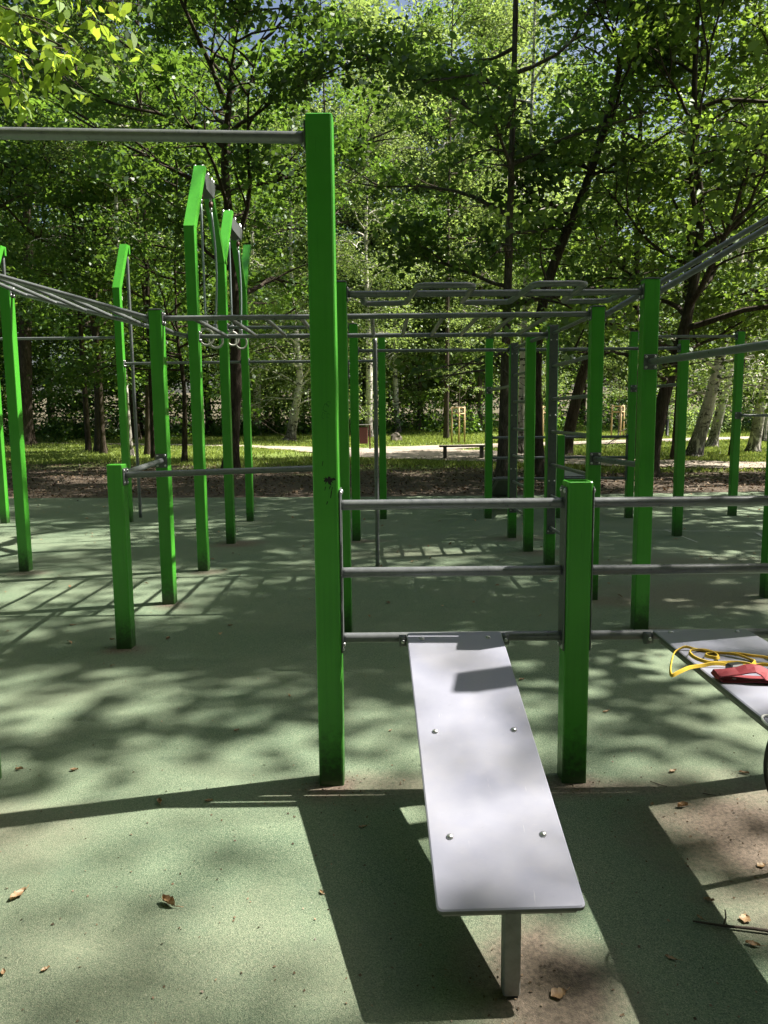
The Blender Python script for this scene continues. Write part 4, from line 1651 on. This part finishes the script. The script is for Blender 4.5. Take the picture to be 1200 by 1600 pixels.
n = 260000
y = 19 + 46 * r_.random(n) ** 1.25
x = (r_.random(n) - .5) * (y * 1.06 + 4)
ok = (path_dist(x, y, PATH_A) > .1) & (path_dist(x, y, PATH_B) > .1)
patch = np.sin(x * .55 + 1.3 * np.sin(y * .31)) + np.sin(y * .43 + 2.1 * np.sin(x * .23)) + r_.normal(0, .5, n)
lim = y + x * .22
ok &= (lim > 22.5 + 2.5 * patch) & (patch > -1.3)
x, y = x[ok], y[ok]
n = len(x)
z = .00025 * np.maximum(0, y - 26) ** 2
hgt = r_.uniform(.04, .12, n) * (1 + .5 * (y > 40))
a = r_.uniform(0, np.pi, n)
w = r_.uniform(.012, .028, n) * (1 + .6 * (y > 35))
bx_, by_ = np.cos(a) * w, np.sin(a) * w
B = np.stack([x, y, z], 1)
lean = np.stack([r_.normal(0, .04, n), r_.normal(0, .04, n), hgt], 1)
V = np.stack([B - np.stack([bx_, by_, 0 * x], 1), B + np.stack([bx_, by_, 0 * x], 1), B + lean], 1).reshape(-1, 3)
F = np.arange(n * 3).reshape(n, 3)
o = link(bpy.data.objects.new('grass', np_mesh('grass', V, F, ['grassblade'], tone=np.repeat(r_.random(n), 3))))
tag(o, 'short sunny grass of the park lawn', 'grass', kind='stuff')

n = 16000
y = np.concatenate([14.4 + 13 * r_.random(n - 2500), 27 + 25 * r_.random(2500)])
x = (r_.random(n) - .5) * (y * 1.1 + 3)
C = np.stack([x, y, .012 + .00025 * np.maximum(0, y - 26) ** 2 + .02 * r_.random(n)], 1)
V, F, T = leaf_cloud(C, .075, tilt=.35, rng=r_, aspect=.6)
o = link(bpy.data.objects.new('leaf_litter', np_mesh('leaf_litter', V, F, ['litter'], tone=T)))
tag(o, 'dry leaf litter strewn over the brown earth behind the court', 'leaf litter', kind='stuff')
n = 190
y = 4.5 + 9.5 * r_.random(n) ** .8
x = (r_.random(n) - .5) * (y * 1.05 + 1)
C = np.stack([x, y, np.full(n, .010)], 1)
V, F, T = leaf_cloud(C, .05, tilt=.35, rng=r_, aspect=.5, shape=6)
V[:, 2] = np.maximum(V[:, 2], .003)
o = link(bpy.data.objects.new('leaf_scatter', np_mesh('leaf_scatter', V, F, ['dead'], tone=T)))
tag(o, 'tiny dry leaves scattered across the back of the rubber court', 'leaf litter', kind='stuff')


# grit, crumbs and leaf fragments, thicker round the post feet
C = []
for x, y, n, sp_ in [(-.225, 2.95, 60, .10), (.765, 2.95, 55, .10), (-1.71, 4.85, 40, .10), (-1.75, 6.04, 30, .1), (.31, 1.86, 50, .12), (1.3, 2.6, 120, .28), (1.775, 5.15, 30, .1), (0, 2.92, 60, .3)]:
    C.append(np.stack([r_.normal(x, sp_, n), r_.normal(y, sp_ * .6, n), np.full(n, .003)], 1))
n = 700
yy_ = 1.7 + 6 * r_.random(n) ** 1.4
C.append(np.stack([(r_.random(n) - .5) * (yy_ * 1.05 + .4), yy_, np.full(n, .003)], 1))
C = np.concatenate(C)
V, F, T = leaf_cloud(C, .010, tilt=.5, rng=r_, aspect=.7)
V[:, 2] = np.maximum(V[:, 2], .0015)
o = link(bpy.data.objects.new('grit', np_mesh('grit', V, F, ['litter'], tone=T)))
tag(o, 'fine grit and leaf crumbs on the rubber court', 'grit', kind='stuff')


# individual fallen leaves near the camera
def leaf_mesh(L, W, curl, seed, stalk=True):
    rr = rg(seed)
    m = MB()
    nu, nv = 11, 5
    V = []
    for i in range(nu):
        u = i / (nu - 1)
        wd = W * max(.03, math.sin(math.pi * u ** .85)) ** .85 * (1 + rr.normal(0, .10))
        for j in range(nv):
            v = j / (nv - 1) * 2 - 1
            zz_ = abs(v) ** 1.5 * curl * W + .3 * curl * L * (u - .5) ** 2 + rr.normal(0, .002)
            V.append((u * L - L / 2, v * wd / 2 * (1 - .25 * abs(curl)), max(.0015, .003 + zz_)))
    F = [(i * nv + j, (i + 1) * nv + j, (i + 1) * nv + j + 1, i * nv + j + 1) for i in range(nu - 1) for j in range(nv - 1)]
    m.add(V, F, 0, True)
    if stalk:
        m.tube([(L / 2 - .003, 0, .004), (L / 2 + L * .2, .004, .006), (L / 2 + L * .4, .012, .003)], .0011, 5, 0)
    me = m.mesh('fallen_leaf', ['dead'])
    at = me.attributes.new('tone', 'FLOAT', 'POINT')
    at.data.foreach_set('value', np.clip(rr.normal(.6, .15, len(me.vertices)), 0, 1).astype(np.float32))
    return me


LM = [leaf_mesh(.058, .030, .32, 1), leaf_mesh(.050, .027, .6, 2), leaf_mesh(.062, .052, .15, 3), leaf_mesh(.046, .016, .2, 4), leaf_mesh(.040, .024, .35, 5, False)]
LEAVES = [(-1.17, 2.26, 0, 1.2, 1.2, 'pointed tan leaf on the sunlit rubber at the lower left edge'), (-.68, 2.21, 1, -.6, 1.3, 'curled orange brown leaf on the sunlit rubber, lower left'),
          (.44, 1.82, 2, .4, .85, 'crumpled pale leaf right of the sloping bench leg'), (-.21, 2.26, 4, 2.2, .6, 'small brown leaf on the shadow edge left of the sloping bench'),
          (-.09, 2.65, 3, .3, .8, 'small dull leaf in the shade left of the sloping bench'), (-.89, 2.84, 1, 2.0, .9, 'dark curled leaf lying on the tall post shadow'),
          (-.70, 2.85, 4, .2, .9, 'pale grey leaf beside the dark curled leaf on the post shadow'), (-1.34, 3.13, 4, .1, 1.0, 'red brown leaf on the rubber above the long post shadow'),
          (-.72, 3.53, 4, .6, .8, 'small dark red leaf left of the tall front post'), (-.52, 3.99, 3, 1.9, .9, 'whitish leaf far left behind the tall front post'),
          (.77, 4.20, 4, .3, 1.0, 'orange leaf on the rubber between the two short fence bars'), (1.11, 3.72, 3, .5, 1.0, 'twisted reddish leaf on the dappled rubber right of the short front post'),
          (1.20, 3.06, 0, .5, .75, 'tan leaf left of the two on the dirt under the level bench'), (1.49, 3.04, 0, 2.7, .75, 'tan leaf right of the two on the dirt under the level bench'),
          (1.02, 2.79, 4, 1.0, .6, 'tiny pale leaf at the corner of the level bench shadow'), (1.13, 2.77, 1, .2, 1.0, 'dark curled leaf on the brown worn patch at the right'),
          (1.06, 2.11, 2, 1.0, .75, 'round beige leaf just above the twig at the lower right'), (1.03, 2.00, 0, -.4, .75, 'narrow tan leaf just below the twig at the lower right'),
          (.78, 1.95, 3, -.6, .8, 'thin pale leaf in the dark bench shadow, lower right'), (.99, 2.20, 4, -.3, .9, 'dark maroon leaf in the bench shadow, lower right'),
          (.93, 2.12, 3, -1.1, .6, 'small brown leaf left of the twig tip'), (1.24, 2.38, 2, .3, .6, 'crinkled orange leaf at the right edge on the worn patch'),
          (-1.48, 5.08, 1, 1.2, .9, 'upright orange leaf behind the short left post'), (-1.86, 5.08, 4, .0, 1.0, 'brown leaf against the foot of the short left post'),
          (-2.28, 5.46, 3, .4, 1.0, 'yellow leaf on the sunlit rubber at the far left'), (-1.12, 5.40, 4, .2, 1.0, 'rusty leaf on the dappled rubber between the left posts'),
          (-.94, 1.93, 4, .8, .7, 'small brown leaf in the bottom left shade'), (.02, 3.51, 4, .8, .6, 'small dark leaf between the tall front post and sloping bench'),
          (-1.58, 3.14, 1, .3, .7, 'orange leaf at the foot of the leftmost post'), (-1.05, 1.92, 4, 2.0, .7, 'brown leaf at the bottom left picture edge')]
for x, y, k, rz, s, lab in LEAVES:
    o = bpy.data.objects.new('fallen_leaf', LM[k])
    o.location = (x, y, .002)
    o.rotation_euler = (0, 0, rz)
    o.scale = (s * .88, s * .88, s * .8)
    link(o)
    tag(o, lab, 'leaf', 'fallen leaves on the court')

m = MB()
m.tube([(-.10, .03, .006), (-.02, .005, .008), (.06, -.012, .010), (.18, -.04, .008)], [.0025, .004, .0045, .005], 6)
m.tube([(-.02, .005, .008), (.0, .035, .014), (.008, .06, .02)], [.003, .0025, .002], 5)
o = m.build('twig', 'twig', None, (1.0, 2.07, 0))
tag(o, 'forked dark twig lying on the rubber at the lower right edge', 'twig')
for (x, y, a, L, lab) in ((1.10, 2.95, -.7, .07, 'thin pale twig on the worn patch under the level bench'), (1.27, 2.86, -.3, .05, 'short dark twig on the worn patch at the right')):
    m = MB()
    m.tube([(-L / 2, .004, .004), (0, -.003, .005), (L / 2, .0, .004)], [.0015, .002, .0012], 5)
    o = m.build('twig', 'twig', None, (x, y, 0))
    o.rotation_euler = (0, 0, a)
    tag(o, lab, 'twig')
